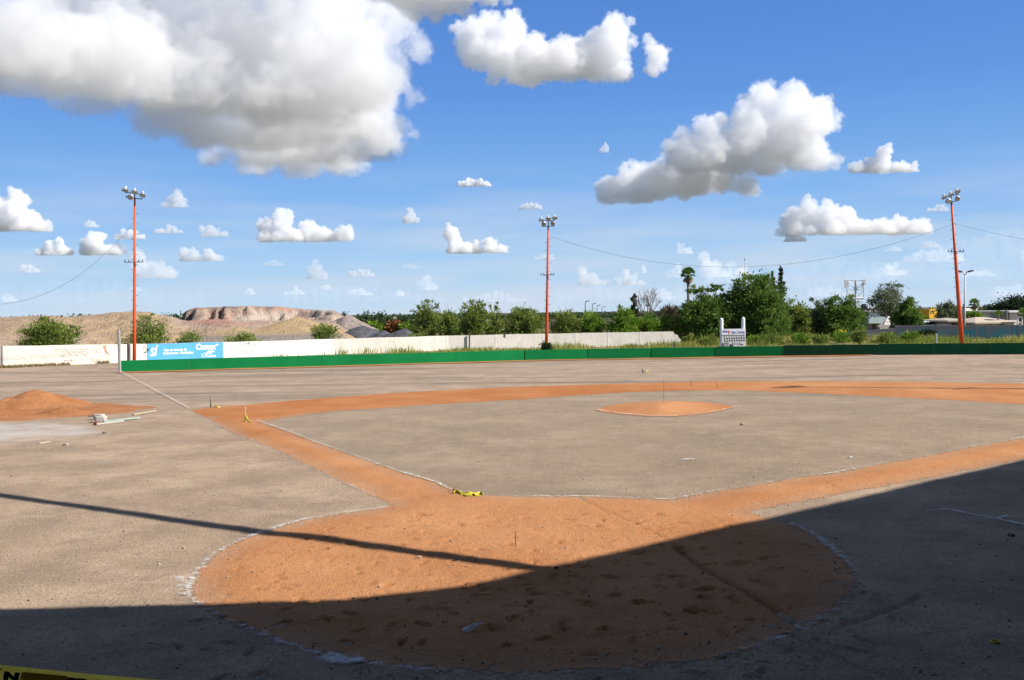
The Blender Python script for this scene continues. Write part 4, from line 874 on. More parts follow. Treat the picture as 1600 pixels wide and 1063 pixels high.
tree("mesquite_bush", "wide feathery bush behind the whitewashed wall, largest on the sandy bank", "bush", 67, (34, 497, 124, 546), 'mesquite', 5200, .085, 6, 11, 5, .5, .20, group=BW, clumps=120, bark_m=greybark, extra=[(118, 512, 8, 5), (40, 520, 10, 7), (70, 500, 8, 6)])
tree("mesquite_bush", "thin upright bush just right of the left light tower, above the advert", "bush", 68.5, (202, 490, 262, 546), 'mesquite', 2600, .075, 4, 12, 4, .6, .22, group=BW, clumps=70, bark_m=greybark, extra=[(234, 496, 6, 9), (252, 522, 9, 7), (228, 545, 10, 7, -3.3)])
tree("mesquite_bush", "small wispy bush above the middle of the blue advert", "bush", 69.5, (274, 514, 314, 546), 'mesquite', 700, .075, 3, 13, 3, .9, .25, group=BW, clumps=26, bark_m=greybark)
tree("mesquite_bush", "low spreading bush hanging over the white painted wall", "bush", 72, (350, 517, 412, 546), 'mesquite', 1500, .075, 5, 14, 4, .7, .22, group=BW, clumps=46, bark_m=greybark, extra=[(372, 538, 12, 4, -2.6), (392, 538, 8, 4, -2.6)])
tree("mesquite_bush", "small round yellow green bush in front of the yellow heap", "bush", 76, (482, 503, 530, 540), 'mesquite', 1500, .08, 4, 15, 3, .5, .2, group=BW, clumps=50, bark_m=greybark, extra=[(506, 532, 8, 5, -3)])
for i, (bx, lab, mt) in enumerate([((523, 489, 545, 520), "small dark round tree at the right shoulder of the pink mesa", 'far'), ((540, 492, 570, 522), "broad olive tree behind the yellow heap", 'mesquite'), ((556, 487, 584, 520), "dark tree, left of the two tallest above the grey heap", 'far'),
        ((582, 486, 607, 520), "dark tree with a pointed top above the black gravel", 'far'), ((604, 497, 620, 516), "pale low tree in the gap left of the bushy trees", 'far'), ((618, 491, 652, 522), "rounded dark tree just left of the airy tall trees", 'far'), ((606, 500, 626, 520), "rust brown tree beside the black gravel heaps", 'rust'), ((570, 502, 600, 522), "mid green tree low behind the black gravel", 'bright'), ((624, 501, 644, 522), "green shrub low in front of the rounded dark tree", 'bright')]):
    tree("far_tree", lab, "tree", 150 if i not in (6, 7, 8) else 128, bx, mt, 900, .22, 3, 30 + i, 1, .1, .22, group=FT, clumps=40)
tree("airy_tree", "airy tall tree, leftmost of the row behind the block wall", "tree", 86, (641, 468, 694, 536), 'mesquite', 3300, .10, 4, 51, 3, .3, .15, group=MR, clumps=80, shell=.7, extra=[(668, 474, 5, 6), (655, 480, 7, 7), (668, 515, 24, 12), (650, 520, 12, 10), (655, 528, 14, 8, -4)])
tree("airy_tree", "thin airy tree with see-through top in the wall row", "tree", 88, (680, 474, 724, 536), 'mesquite', 2300, .10, 3, 52, 3, .5, .14, group=MR, clumps=56, shell=.7, extra=[(695, 505, 20, 14), (682, 476, 4, 5), (705, 518, 22, 10)])
tree("airy_tree", "tall feathery tree above the dark wall post", "tree", 85, (714, 466, 765, 536), 'mesquite', 4000, .10, 4, 53, 3, .35, .15, group=MR, clumps=90, shell=.65, extra=[(739, 470, 6, 7), (750, 495, 16, 18), (730, 520, 22, 12), (728, 530, 8, 8, -4)])
tree("airy_tree", "slender tree with two bare spikes left of the round bush", "tree", 90, (756, 474, 794, 536), 'mesquite', 1900, .10, 3, 54, 2, .5, .15, group=MR, clumps=44, shell=.7, extra=[(766, 478, 3, 7), (777, 480, 4, 8), (770, 515, 16, 10)])
tree("mesquite_tree", "large round feathery bush beside the middle light tower", "bush", 85, (786, 471, 849, 540), 'mesquite', 7600, .09, 6, 55, 4, .5, .17, group=MR, clumps=150, extra=[(815, 510, 28, 16), (830, 500, 18, 18), (826, 532, 12, 8, -3.6), (812, 528, 14, 8, -3.4)])
tree("mesquite_tree", "dark narrow bush right of the middle light tower", "bush", 87, (860, 480, 908, 532), 'mesquite', 4200, .09, 4, 56, 3, .5, .17, group=MR, clumps=90, extra=[(884, 508, 20, 16), (848, 498, 9, 12)])
tree("mesquite_tree", "light green low bush between two darker ones in the wall row", "bush", 87, (900, 487, 952, 532), 'bright', 4200, .09, 5, 57, 3, .45, .17, group=MR, clumps=90, extra=[(925, 512, 24, 12)])
tree("willow_bush", "bright green bush under the pointed cypress", "bush", 85, (950, 478, 1004, 535), 'bright', 6200, .09, 5, 58, 3, .4, .16, group=MR, clumps=120, extra=[(978, 505, 24, 16), (966, 480, 5, 4), (960, 515, 12, 12), (972, 526, 16, 7, -3)])
tree("willow_bush", "yellow green bush at the right end of the block wall row", "bush", 86, (994, 488, 1036, 532), 'bright', 3800, .09, 4, 59, 3, .4, .17, group=MR, clumps=80, extra=[(1012, 512, 20, 14)])
tree("willow_bush", "mixed green scrub beside the big dark tree", "bush", 86, (1026, 490, 1072, 532), 'mesquite', 4000, .09, 4, 60, 3, .4, .17, group=MR, clumps=80, extra=[(1050, 512, 20, 14), (1072, 526, 12, 8, -6)])
tree("bare_shrub", "leafless brown thicket above the scrub", "bush", 90, (1030, 474, 1064, 502), 'bare', 1500, .07, 4, 61, 5, .9, .2, aspect=5, clumps=60)
tree("big_tree", "big dark tree left of the scoreboard, below the palm", "tree", 86, (1063, 446, 1140, 545), 'dense', 16000, .115, 5, 62, 3, .2, .14, group="pair of big trees behind the scoreboard", clumps=190, extra=[(1085, 495, 22, 22), (1110, 490, 28, 30), (1092, 455, 16, 10), (1118, 450, 12, 8), (1130, 500, 26, 30), (1078, 515, 18, 14), (1070, 490, 9, 16), (1140, 470, 16, 18)])
tree("big_tree", "tallest big tree right of the scoreboard, with a green sunlit side", "tree", 86, (1130, 428, 1232, 545), 'dense', 24000, .115, 6, 63, 3, .2, .13, group="pair of big trees behind the scoreboard", clumps=260, extra=[(1185, 440, 20, 12), (1160, 462, 22, 18), (1200, 470, 28, 30), (1215, 490, 20, 26), (1180, 500, 40, 24), (1150, 500, 24, 24), (1205, 515, 24, 12), (1225, 505, 10, 18), (1152, 444, 10, 8)])
tree("mixed_tree", "rounded green tree next to the tallest big tree", "tree", 90, (1224, 463, 1270, 536), 'mesquite', 5200, .11, 4, 64, 2, .2, .16, group=RR_, clumps=90, extra=[(1246, 500, 22, 20)])
tree("mixed_tree", "greyish thin tree right of the rounded green tree", "tree", 92, (1258, 466, 1306, 536), 'grey', 4600, .11, 4, 65, 2, .2, .16, group=RR_, clumps=80, extra=[(1282, 505, 22, 18), (1270, 470, 8, 6)])
tree("mixed_tree", "dark green spreading tree in front of the antenna frame", "tree", 90, (1292, 461, 1350, 534), 'dense', 7000, .12, 4, 66, 2, .15, .16, group=RR_, clumps=110, extra=[(1330, 500, 20, 24), (1300, 490, 18, 20), (1310, 466, 20, 6)], trunk_px=1322)
tree("umbrella_tree", "open umbrella shaped tree with a clear trunk before the grey house", "tree", 92, (1352, 440, 1420, 492), 'grey', 2000, .11, 5, 67, 1, .15, .15, clumps=85, shell=.75, trunk_px=1390, r0=.13, extra=[(1362, 472, 14, 8), (1385, 446, 14, 6)])
tree("leafy_tree", "dense bright leafed tree right of the umbrella shaped tree", "tree", 90, (1398, 464, 1440, 528), 'dense', 6000, .13, 4, 68, 2, .1, .15, clumps=90, extra=[(1415, 500, 18, 20), (1404, 508, 14, 14)])
tree("low_tree", "low green tree in front of the yellow house", "tree", 108, (1428, 489, 1449, 514), 'bright', 900, .12, 3, 69, 2, .1, .2, clumps=40)
tree("mixed_tree", "grey green airy tree left of the leaning tower", "tree", 104, (1463, 462, 1500, 516), 'grey', 3400, .13, 4, 70, 2, .1, .16, group=RR_, clumps=80, extra=[(1483, 500, 15, 12), (1476, 508, 12, 7)], trunk_px=1481)
tree("street_tree", "wide dark tree behind the white house at the right edge", "tree", 135, (1548, 460, 1640, 505), 'dark', 6500, .17, 5, 71, 2, .1, .16, clumps=110, extra=[(1590, 480, 30, 14), (1560, 482, 16, 8)])
tree("clipped_tree", "round bright garden tree in front of the tan hip roof", "tree", 100, (1510, 487, 1535, 503), 'bright', 1500, .12, 3, 72, 1, .1, .2, clumps=40, extra=[(1522, 496, 11, 6)], r0=.1)
tree("dark_bush", "dark bush at the left end of the turquoise wall", "bush", 80, (1436, 513, 1460, 534), 'dark', 1500, .09, 3, 73, 3, .3, .2, clumps=40, extra=[(1448, 524, 9, 7)])
for i, (bx, Y_, mt, lab) in enumerate([((1300, 518, 1330, 534), 76, 'bright', "tall weed clump in the grass under the antenna frame"), ((1334, 513, 1352, 534), 72, 'mesquite', "upright weed clump left of the sloping grey wall"), ((1370, 520, 1402, 534), 74, 'mesquite', "broad weed clump before the sloping grey wall"), ((1408, 517, 1436, 534), 74, 'bright', "yellowish weed clump left of the dark bush"), ((1270, 522, 1292, 536), 74, 'mesquite', "low weed clump right of the tallest big tree"), ((1240, 520, 1262, 536), 75, 'bright', "weed clump at the foot of the rounded green tree"), ((1190, 522, 1222, 538), 76, 'mesquite', "dry weed clump at the foot of the tallest big tree"), ((1170, 523, 1190, 538), 76, 'bright', "weed clump touching the right side of the scoreboard"), ((1090, 524, 1124, 540), 76, 'mesquite', "dry weed clump touching the left side of the scoreboard"), ((846, 534, 860, 549), 66, 'dark', "small dark weed at the foot of the middle light tower")]):
    tree("weed_clump", lab, "plant", Y_, bx, mt, 700, .06, 3, 80 + i, 3, .9, .25, group="weed clumps in the grass behind the fence", clumps=30, aspect=4)
# columnar cypresses
def cypress(px, ytop, ybot, wpx, Y, label, seed, base_py=530, cols=1, mat='dark'):
    k = Y / F; b = at(px, 520, Y); b.z = tz(b.x, b.y); t = empty("cypress", b, label, "tree"); q = random.Random(seed); L_ = []
    n_ = 9
    for i in range(n_):
        f_ = i / (n_ - 1); py = ytop + (ybot - ytop) * f_; rx = wpx * (.12 + .42 * f_ ** .7) * q.uniform(.8, 1.15) * (1 if f_ < .85 else .9)
        L_.append((tuple(at(px + q.uniform(-.12, .12) * wpx, py, Y)), (rx * k, rx * k, (ybot - ytop) / n_ * .75 * k)))
    link("trunk", tube_mesh("trunk", [b - Vector((0, 0, .2)), at(px, (ytop + ybot) / 2, Y), at(px, ytop + 3, Y)], [.16, .1, .03], 7), bark, t)
    link("crown", crown_mesh(L_, 1900, .11, .8, .22, 2.4, 80, .5), LM[mat], t)
cypress(991, 459, 500, 13, 112, "small pointed cypress rising above the bright green bush", 3)
cypress(1208, 425, 470, 11, 120, "shorter of the two dark cypresses behind the tallest big tree", 4)
cypress(1219.5, 417, 470, 15, 118, "taller ragged cypress behind the tallest big tree", 5)
# dead tree
def dead(px, ytop, Y, label):
    b = at(px, 520, Y); b.z = tz(b.x, b.y); t = empty("dead_tree", b, label, "tree"); q = random.Random(8); bm = bmesh.new(); k = Y / F
    def grow(p, d, L, r, lv):
        e_ = p + d * L; m_ = p.lerp(e_, .5) + Vector((q.uniform(-.06, .06), q.uniform(-.06, .06), 0)) * L; add_tube(bm, [p, m_, e_], [r, r * .8, r * .55], 5 if lv < 3 else 4)
        if lv == 5: return
        for i in range(3 if lv else 6):
            a = Vector((q.uniform(-1, 1), q.uniform(-1, 1), q.uniform(.15, .9))).normalized(); nd = (d * .75 + a * .8).normalized(); grow(m_.lerp(e_, q.uniform(.2, 1)), nd, L * q.uniform(.55, .75), r * .55, lv + 1)
    top = at(px, ytop, Y); hh = top.z - b.z; grow(b, Vector((0, 0, 1)), hh * .42, .15, 0)
    link("trunk", bm_mesh("trunk", bm, True), greybark, t)
dead(1013, 452, 104, "leafless dead tree with spread branches beside the pointed cypress")
# palms
def palm(px, crown_py, Y, R, label, group=None, skirt=True, nf=34, r_t=.17, ground_py=None, seed=2, mat=None, droop=1.0):
    q = random.Random(seed); b = at(px, 520, Y); b.z = tz(b.x, b.y); t = empty("palm_tree", b, label, "palm", group); c = at(px, crown_py, Y)
    link("trunk", tube_mesh("trunk", [b - Vector((0, 0, .3)), b.lerp(c, .5) + Vector((.05, 0, 0)), c], [r_t * 1.3, r_t, r_t * .9], 9), greybark, t)
    def frond_set(nm, n_, elev, Rr, mt, dr, v0):
        V, Q, A_ = [], [], []
        for i in range(n_):
            th = 2 * pi * i / n_ * 2.4 + q.uniform(-.2, .2); el = q.uniform(*elev); d = Vector((math.cos(th) * math.cos(el), math.sin(th) * math.cos(el), math.sin(el))); L = Rr * q.uniform(.8, 1.1)
            side = d.cross(Vector((0, 0, 1))).normalized(); stalk = c + d * L * .5
            upv = side.cross(d)
            n0 = len(V); w0 = .03 * Rr + .01
            V += [c - side * w0, c + side * w0, stalk + side * w0, stalk - side * w0]; Q.append((n0, n0 + 1, n0 + 2, n0 + 3)); A_.append(v0)
            for k in range(15):                # fan of leaflets
                a = (k / 14 - .5) * 2.7; ld = (d * math.cos(a) + side * math.sin(a) + Vector((0, 0, -.25 * dr * abs(a)))).normalized(); ll = L * .55 * (1 - .18 * abs(a)); nn = len(V); wv = ld.cross(upv).normalized() * .045 * Rr
                e_ = stalk + ld * ll + Vector((0, 0, -.22 * ll * dr)); m_ = stalk + ld * ll * .5
                V += [stalk, m_ + wv, e_, m_ - wv]; Q.append((nn, nn + 1, nn + 2, nn + 3)); A_.append(min(1, max(0, v0 + q.uniform(-.3, .3))))
        m = mesh_np(nm, [tuple(v) for v in V], Q); attr(m, 'v', A_, 'FACE'); link(nm, m, mt, t)
    frond_set("crown", nf, (-.35, 1.35), R, mat or LM['dense'], droop, .5)
    if skirt: frond_set("dead_fronds", 22, (-1.45, -.75), R * .95, leaf_mat("dead_frond", (0.22, 0.15, 0.08), (0.36, 0.26, 0.15), .1), .3, .5)
palm(1075, 430, 100, 1.02, "tall fan palm with a brown skirt standing above the big dark tree", None, True, 40, .15)
palm(1522.5, 475, 118, .85, "fan palm behind the round bright garden tree", "palms among the houses", True, 30, .2, seed=4)
palm(1559.5, 493, 96, .62, "short palm standing before the tan hip roof", "palms among the houses", False, 20, .09, seed=5, mat=LM['bright'])
palm(1599, 491, 94, .75, "short palm cut by the right edge before the white carport", "palms among the houses", False, 20, .10, seed=6, mat=LM['dense'])

# ---- far wood along the horizon: one mass on each side
def treeline(px0, px1, Y, h0, h1, n, seed, label_kind='treeline'):
    q = np.random.default_rng(seed); Cs, Vv = [], []
    for i in range(n):
        px = q.uniform(px0, px1); hh = q.uniform(h0, h1); b = at(px, 490, Y * q.uniform(.9, 1.15)); c = np.array((b.x, b.y, hh * .5)); m_ = 60
        Cs.append(c + q.normal(size=(m_, 3)) * np.array((hh * .55, hh * .5, hh * .28))); Vv.append(np.clip(q.uniform(.2, .8) + q.normal(0, .12, m_), 0, 1))
    V, Q = leaf_quads(np.concatenate(Cs), .9 * Y / 500, 1.6); V[:, 2] = np.maximum(V[:, 2], 0); m = mesh_np(label_kind, V, Q); attr(m, 'v', np.concatenate(Vv), 'FACE'); o = link(label_kind, m, LM['far']); o['kind'] = 'stuff'
treeline(-100, 300, 480, 2.2, 4.6, 150, 1); treeline(520, 1080, 420, 1.2, 2.6, 200, 2); treeline(1040, 1750, 300, 1.2, 3.0, 200, 3)

# ---- grass behind the fence and weeds along the wall
def grass(n, sampler, h, name="grass", wblade=.022, mats=None, lean=.35):
    P, hh, tone = sampler(n); n = len(P); a = TR.uniform(0, 2 * pi, n); w = np.stack([np.cos(a), np.sin(a), 0 * a], 1) * wblade * TR.uniform(.6, 1.5, (n, 1))
    ln = TR.normal(0, lean, (n, 3)); ln[:, 2] = 1; ln /= np.linalg.norm(ln, axis=1, keepdims=True); top = P + ln * hh[:, None]; mid = P + ln * hh[:, None] * .55
    V = np.stack([P - w, P + w, mid + w * .8, top, mid - w * .8], 1).reshape(-1, 3); b = np.arange(n)[:, None] * 5
    Q = np.concatenate([b + np.array([[0, 1, 2, 4]]), b + np.array([[4, 2, 3, 3]])], 1).reshape(-1, 4)
    Q1 = (b + np.array([[0, 1, 2, 4]])); T1 = (b + np.array([[4, 2, 3]]))
    m = bpy.data.meshes.new(name); m.from_pydata(V.tolist(), [], Q1.tolist() + T1.tolist()); attr(m, 'v', np.concatenate([tone, tone]), 'FACE'); o = link(name, m, mats); o['kind'] = 'stuff'
grassm = leaf_mat("meadow_grass", (0.17, 0.235, 0.042), (0.52, 0.46, 0.15), .35)
def field(n):
    X = TR.uniform(-17, 42, n); Y = 59.5 + 36 * TR.uniform(0, 1, n) ** 1.3
    fyl = np.interp(X, [p[0] for p in FP[:12]], [p[1] for p in FP[:12]]) + .35; wy = np.interp(X, [w_[0] for w_ in WALL], [w_[1] for w_ in WALL]) - .15; wy = np.where(X > 13.6, 97, wy)
    ok = (Y > fyl) & (Y < wy); X, Y = X[ok], Y[ok]
    d_ = fbm(X / 2.5, Y / 4, 3, 111); ok = d_ > .36 + .12 * (X > 20) * (Y < 66) + .2 * (X < -9); X, Y, d_ = X[ok], Y[ok], d_[ok]
    hh = (.16 + .36 * sstep(.38, .62, d_)) * TR.uniform(.6, 1.25, len(X)) * (.75 + .5 * sstep(64, 78, Y)); tone = np.clip(fbm(X / 4, Y / 6, 3, 117) * 1.7 - .35 + TR.normal(0, .16, len(X)), 0, 1)
    return np.stack([X, Y, terrain(X, Y)], 1), hh, tone
grass(52000, field, .4, mats=grassm)
def wallfoot(n):
    t = TR.uniform(0, 1, n); px = 20 + 160 * t; A_ = np.array(WALL[1]); B_ = np.array(WALL[2]); s = TR.uniform(-.6, 1.0, n); P = A_ + (B_ - A_) * s[:, None]; P[:, 1] -= .12 + np.abs(TR.normal(0, .35, n))
    d_ = fbm(P[:, 0] / 1.2, P[:, 1] / 1.2, 3, 121); ok = d_ > .5; P, d_ = P[ok], d_[ok]
    return np.concatenate([P, np.zeros((len(P), 1))], 1), TR.uniform(.06, .24, len(P)), np.clip(.6 + TR.normal(0, .2, len(P)), 0, 1)
grass(3800, wallfoot, .2, mats=leaf_mat("dry_grass", (0.20, 0.16, 0.07), (0.36, 0.28, 0.15), .2))
def fencefoot(n):
    X = TR.uniform(-14, 0, n); Y = np.interp(X, [p[0] for p in FP[:6]], [p[1] for p in FP[:6]]) + .4 + TR.uniform(0, 1.6, n); d_ = fbm(X / .9, Y, 3, 127); ok = d_ > .55; X, Y = X[ok], Y[ok]
    return np.stack([X, Y, 0 * X], 1), TR.uniform(.5, .95, len(X)), np.clip(.7 + TR.normal(0, .2, len(X)), 0, 1)
grass(900, fencefoot, .5, mats=bpy.data.materials["dry_grass"])
# ================================================================== houses, masts and street things
def mwall(name, c, d=None): return simple(name, c, 0.9, 0.08, 1.2, dirt=d)
dglass = simple("dark_glass", (0.03, 0.035, 0.045), 0.2, 0.1)
def house(label, px0, px1, ytop, Y, depth, yaw, wall_c, roof='flat', roof_c=(0.5, 0.5, 0.5), windows=(), doors=(), over=0.25, rise=0.7, extra_wall=None, name="house"):
    """a block seen from the field: px0..px1 its front, ytop the eaves; windows: (u0,u1,z0,z1) fractions of the front"""
    a, b = at(px0, ytop, Y), at(px1, ytop, Y + (px1 - px0) * Y / F * math.tan(yaw)); hgt = (a.z + b.z) / 2
    A = Vector((a.x, a.y, 0)); B = Vector((b.x, b.y, 0)); u = (B - A).normalized(); n = Vector((u.y, -u.x, 0)); L = (B - A).length
    z0 = tz(A.x, A.y) - .2; t = empty(name, A + u * L / 2 + Vector((0, 0, z0 + .2)), label, "house"); wm = mwall(name + "_wall", wall_c, tuple(v * .6 for v in wall_c)); R = Matrix((u, -n, Vector((0, 0, 1)))).transposed()
    link("wall", box_mesh("wall", A + u * L / 2 - n * depth / 2 + Vector((0, 0, (hgt + z0) / 2)), (L, depth, hgt - z0), R), wm, t)
    rm = mwall(name + "_roof", roof_c)
    if roof == 'flat':
        link("roof", box_mesh("roof", A + u * L / 2 - n * depth / 2 + Vector((0, 0, hgt + .09)), (L + 2 * over, depth + 2 * over, .18), R, .01), rm, t)
    else:
        bm = bmesh.new(); e_ = over; P = [A - u * e_ + n * e_, A + u * (L + e_) + n * e_, A + u * (L + e_) - n * (depth + e_), A - u * e_ - n * (depth + e_)]; lo = [bm.verts.new(p + Vector((0, 0, hgt - .02))) for p in P]; lo2 = [bm.verts.new(p + Vector((0, 0, hgt + .12))) for p in P]
        r1 = bm.verts.new(A + u * (L * .38) - n * depth * .5 + Vector((0, 0, hgt + rise))); r2 = bm.verts.new(A + u * (L * .62) - n * depth * .5 + Vector((0, 0, hgt + rise)))
        bm.faces.new(lo[::-1])
        for i in range(4): bm.faces.new((lo[i], lo[(i + 1) % 4], lo2[(i + 1) % 4], lo2[i]))
        bm.faces.new((lo2[0], lo2[1], r2, r1)); bm.faces.new((lo2[1], lo2[2], r2)); bm.faces.new((lo2[2], lo2[3], r1, r2)); bm.faces.new((lo2[3], lo2[0], r1)); link("roof", bm_mesh("roof", bm), rm, t)
    fr = mwall(name + "_trim", tuple(min(.8, v * 1.15) for v in wall_c))
    for (f0, f1, za, zb) in windows:
        c = A + u * L * (f0 + f1) / 2 + Vector((0, 0, (za + zb) / 2)); w_ = L * (f1 - f0)
        bm = bmesh.new()
        for s in (-1, 1): add_box(bm, c + u * (s * w_ / 2) + n * .02, (.08, .09, zb - za + .08), R); add_box(bm, c + Vector((0, 0, s * (zb - za) / 2)) + n * .022, (w_ - .08, .086, .08), R)
        f_ = link("window", bm_mesh("window", bm), fr, t); link("pane", box_mesh("pane", c + n * .012, (w_ - .02, .03, zb - za - .02), R), dglass, f_)
    for (f0, f1, za, zb) in doors:
        c = A + u * L * (f0 + f1) / 2 + Vector((0, 0, (za + zb) / 2)); link("door", box_mesh("door", c + n * .01, (L * (f1 - f0), .05, zb - za), R), mwall(name + "_door", (.18, .14, .11)), t)
    return t, A, u, n, L, hgt, R
# grey house behind the umbrella tree
hs = house("two storey grey house half hidden behind the umbrella shaped tree", 1347, 1399, 487.5, 112, 7, .12, (0.40, 0.39, 0.385), 'flat', (0.30, 0.29, 0.28), [(.08, .2, 1.9, 2.7), (.55, .72, 1.9, 2.7)], [(.3, .4, .2, 1.4)], .35)
t, A, u, n, L, hgt, R = hs
link("balcony", box_mesh("balcony", A + u * L * .32 + n * .55 + Vector((0, 0, 1.55)), (L * .5, 1.1, .75), R), mwall("balcony_paint", (0.42, 0.50, 0.50)), t)
link("canopy", prism("canopy", [(L * .45, 1.0), (L * .98, 1.0), (L * .92, 1.9), (L * .68, 2.0)], lambda a, b, w: A + u * a + n * (1.6 - w * 1.0 - (b - 1) * .8) + Vector((0, 0, b)), .25), mwall("canopy_sheet", (0.62, 0.58, 0.52)), t)
tag(link("water_tank", tube_mesh("water_tank", [A + u * L * .31 - n * 2 + Vector((0, 0, hgt + .16)), A + u * L * .31 - n * 2 + Vector((0, 0, hgt + .85)), A + u * L * .31 - n * 2 + Vector((0, 0, hgt + .98))], [.40, .40, .16], 16), simple("black_plastic", (0.03, 0.03, 0.035), .5)), "black water tank on the roof of the grey house", "tank")
house("bright yellow house between the trees", 1452, 1473.5, 485.5, 122, 5, .5, (0.62, 0.36, 0.035), 'flat', (0.62, 0.36, 0.035), [(.12, .3, 2.2, 2.9)], (), .06)
house("white flat roofed house just right of the leaning tower", 1506, 1527, 484.0, 128, 6, .7, (0.80, 0.79, 0.77), 'flat', (0.78, 0.77, 0.75), (), (), .05)
house("low house with a pale tiled eave left of the leaning tower", 1483, 1513, 502.5, 97, 5, .1, (0.36, 0.27, 0.23), 'hip', (0.46, 0.41, 0.34), [(.1, .3, .9, 1.35), (.5, .7, .9, 1.35)], [(.8, .9, .3, 1.4)], .4, .35)
house("cream block house with one dark window above the tan roof", 1531, 1550, 488.0, 112, 5, .55, (0.74, 0.70, 0.64), 'flat', (0.6, 0.57, 0.52), [(.32, .62, 1.75, 2.3)], (), .05)
house("house with a wide tan hip roof beyond the turquoise wall", 1527, 1585, 505.5, 95, 6, .05, (0.48, 0.44, 0.38), 'hip', (0.56, 0.46, 0.36), [(.55, .75, .85, 1.25)], [(.3, .38, .3, 1.3)], .45, .62)
t, A, u, n, L, hgt, R = house("white house with a flat slab roof at the right edge", 1578, 1640, 488.0, 104, 7, .2, (0.76, 0.72, 0.68), 'flat', (0.66, 0.63, 0.58), [(.2, .3, .9, 1.7)], [(.36, .42, .3, 1.6)], .5)
link("awning", box_mesh("awning", A - u * 1.0 + n * .2 + Vector((0, 0, hgt - .12)), (1.7, 2.2, .08), R), simple("awning_sheet", (0.05, 0.06, 0.06), .8), t)
link("garage_wall", box_mesh("garage_wall", A - u * .35 - n * 1.2 + Vector((0, 0, hgt / 2 - .1)), (.66, 2.0, hgt - .3), R), mwall("grey_wash", (.34, .33, .34)), t)
# far sheds glimpsed between the bushes
house("dark red shed glimpsed between the bushy trees", 768, 792, 500.3, 150, 6, .1, (0.16, 0.055, 0.035), 'flat', (0.2, 0.1, 0.08), [(.6, .7, 1.0, 1.6)], [(.75, .9, .1, 1.6)], .2, name="shed")
house("pale low shed with a light roof in the gap behind the heaps", 611, 622, 499.5, 190, 5, .1, (0.45, 0.40, 0.30), 'hip', (0.62, 0.58, 0.48), [(.2, .4, .6, 1.2)], (), .2, .5, name="shed")
house("small white roofed shed beside the rounded dark tree", 637, 646, 501.0, 160, 5, .1, (0.10, 0.11, 0.12), 'flat', (0.72, 0.72, 0.72), [(.2, .4, .6, 1.2)], (), .15, name="shed")
house("green roofed shed among the dark trees above the grey heap", 556, 572, 500.5, 175, 5, .1, (0.4, 0.39, 0.35), 'hip', (0.33, 0.38, 0.33), [(.2, .4, .6, 1.2)], (), .2, .4, name="shed")

# vehicles
def car(label, px, py_roof, Y, heading, Wd=1.8, Ht=1.65, Ln=4.3, white=(0.75, 0.75, 0.76), pick=False):
    p = at(px, py_roof, Y); b = Vector((p.x, p.y, p.z - Ht)); t = empty("parked_car", b, label, "car"); R = Matrix.Rotation(heading, 3, 'Z')
    X = lambda x_, y_, z_: b + R @ Vector((x_, y_, z_))
    wm = simple("car_white", white, .3, .03)
    prof = [(-Ln / 2, .35), (-Ln / 2 + .02, .78), (-Ln * .30, .98), (-Ln * .17, 1.02), (-Ln * .05, Ht - .04), (Ln * .05, Ht), (Ln * .34, Ht - .03), (Ln * .46, 1.05), (Ln / 2, .95), (Ln / 2, .35)]
    bm = bmesh.new(); sec_ = []
    for wx, inset in ((-1, 0), (-.86, 1), (.86, 1), (1, 0)):
        sec_.append([bm.verts.new(X(wx * Wd / 2 * (.84 if z_ > 1.1 else 1), y_, z_ if inset or z_ < 1 else z_ - .05)) for y_, z_ in prof])
    for a, c_ in zip(sec_, sec_[1:]):
        for i in range(len(prof)): bm.faces.new((a[i], a[(i + 1) % len(prof)], c_[(i + 1) % len(prof)], c_[i]))
    bm.faces.new(sec_[0]); bm.faces.new(sec_[-1][::-1]); link("body", bm_mesh("body", bm), wm, t)
    def pane(nm, P_, m_): 
        bm = bmesh.new(); f_ = [bm.verts.new(X(*p_)) for p_ in P_]; bm.faces.new(f_); r = bmesh.ops.solidify(bm, geom=bm.faces[:], thickness=.02); link(nm, bm_mesh(nm, bm), m_, t)
    w = Wd / 2
    pane("windscreen", [(-w * .78, -Ln * .172, 1.06), (w * .78, -Ln * .172, 1.06), (w * .70, -Ln * .062, Ht - .1), (-w * .70, -Ln * .062, Ht - .1)], dglass)
    for s in (-1, 1):
        pane("side_window", [(s * w * .93, -Ln * .10, 1.08), (s * w * .93, Ln * .38, 1.08), (s * w * .86, Ln * .31, Ht - .13), (s * w * .86, -Ln * .02, Ht - .13)], dglass)
        link("mirror", box_mesh("mirror", X(s * (w + .08), -Ln * .14, 1.08), (.16, .1, .14), R), wm, t)
        link("headlight", box_mesh("headlight", X(s * w * .72, -Ln / 2 + .02, .70), (.34, .08, .16), R), simple("headlight_glass", (.6, .6, .6), .2), t)
        for yy in (-Ln * .30, Ln * .30):
            wh = link("wheel", tube_mesh("wheel", [X(s * (w - .2), yy, .32), X(s * (w + .01), yy, .32)], .32, 16, False), simple("tyre_rubber", (.02, .02, .02), .8), t)
            link("rim", tube_mesh("rim", [X(s * (w - .1), yy, .32), X(s * (w + .022), yy, .32)], .19, 12, False), alum, wh)
car("white car with a dark windscreen parked behind the roadside wall", 1450.5, 501.8, 100, .06)
car("far white van seen between the bushy trees beside the red shed", 761.5, 499.5, 140, 1.3, 1.9, 1.9, 4.6)

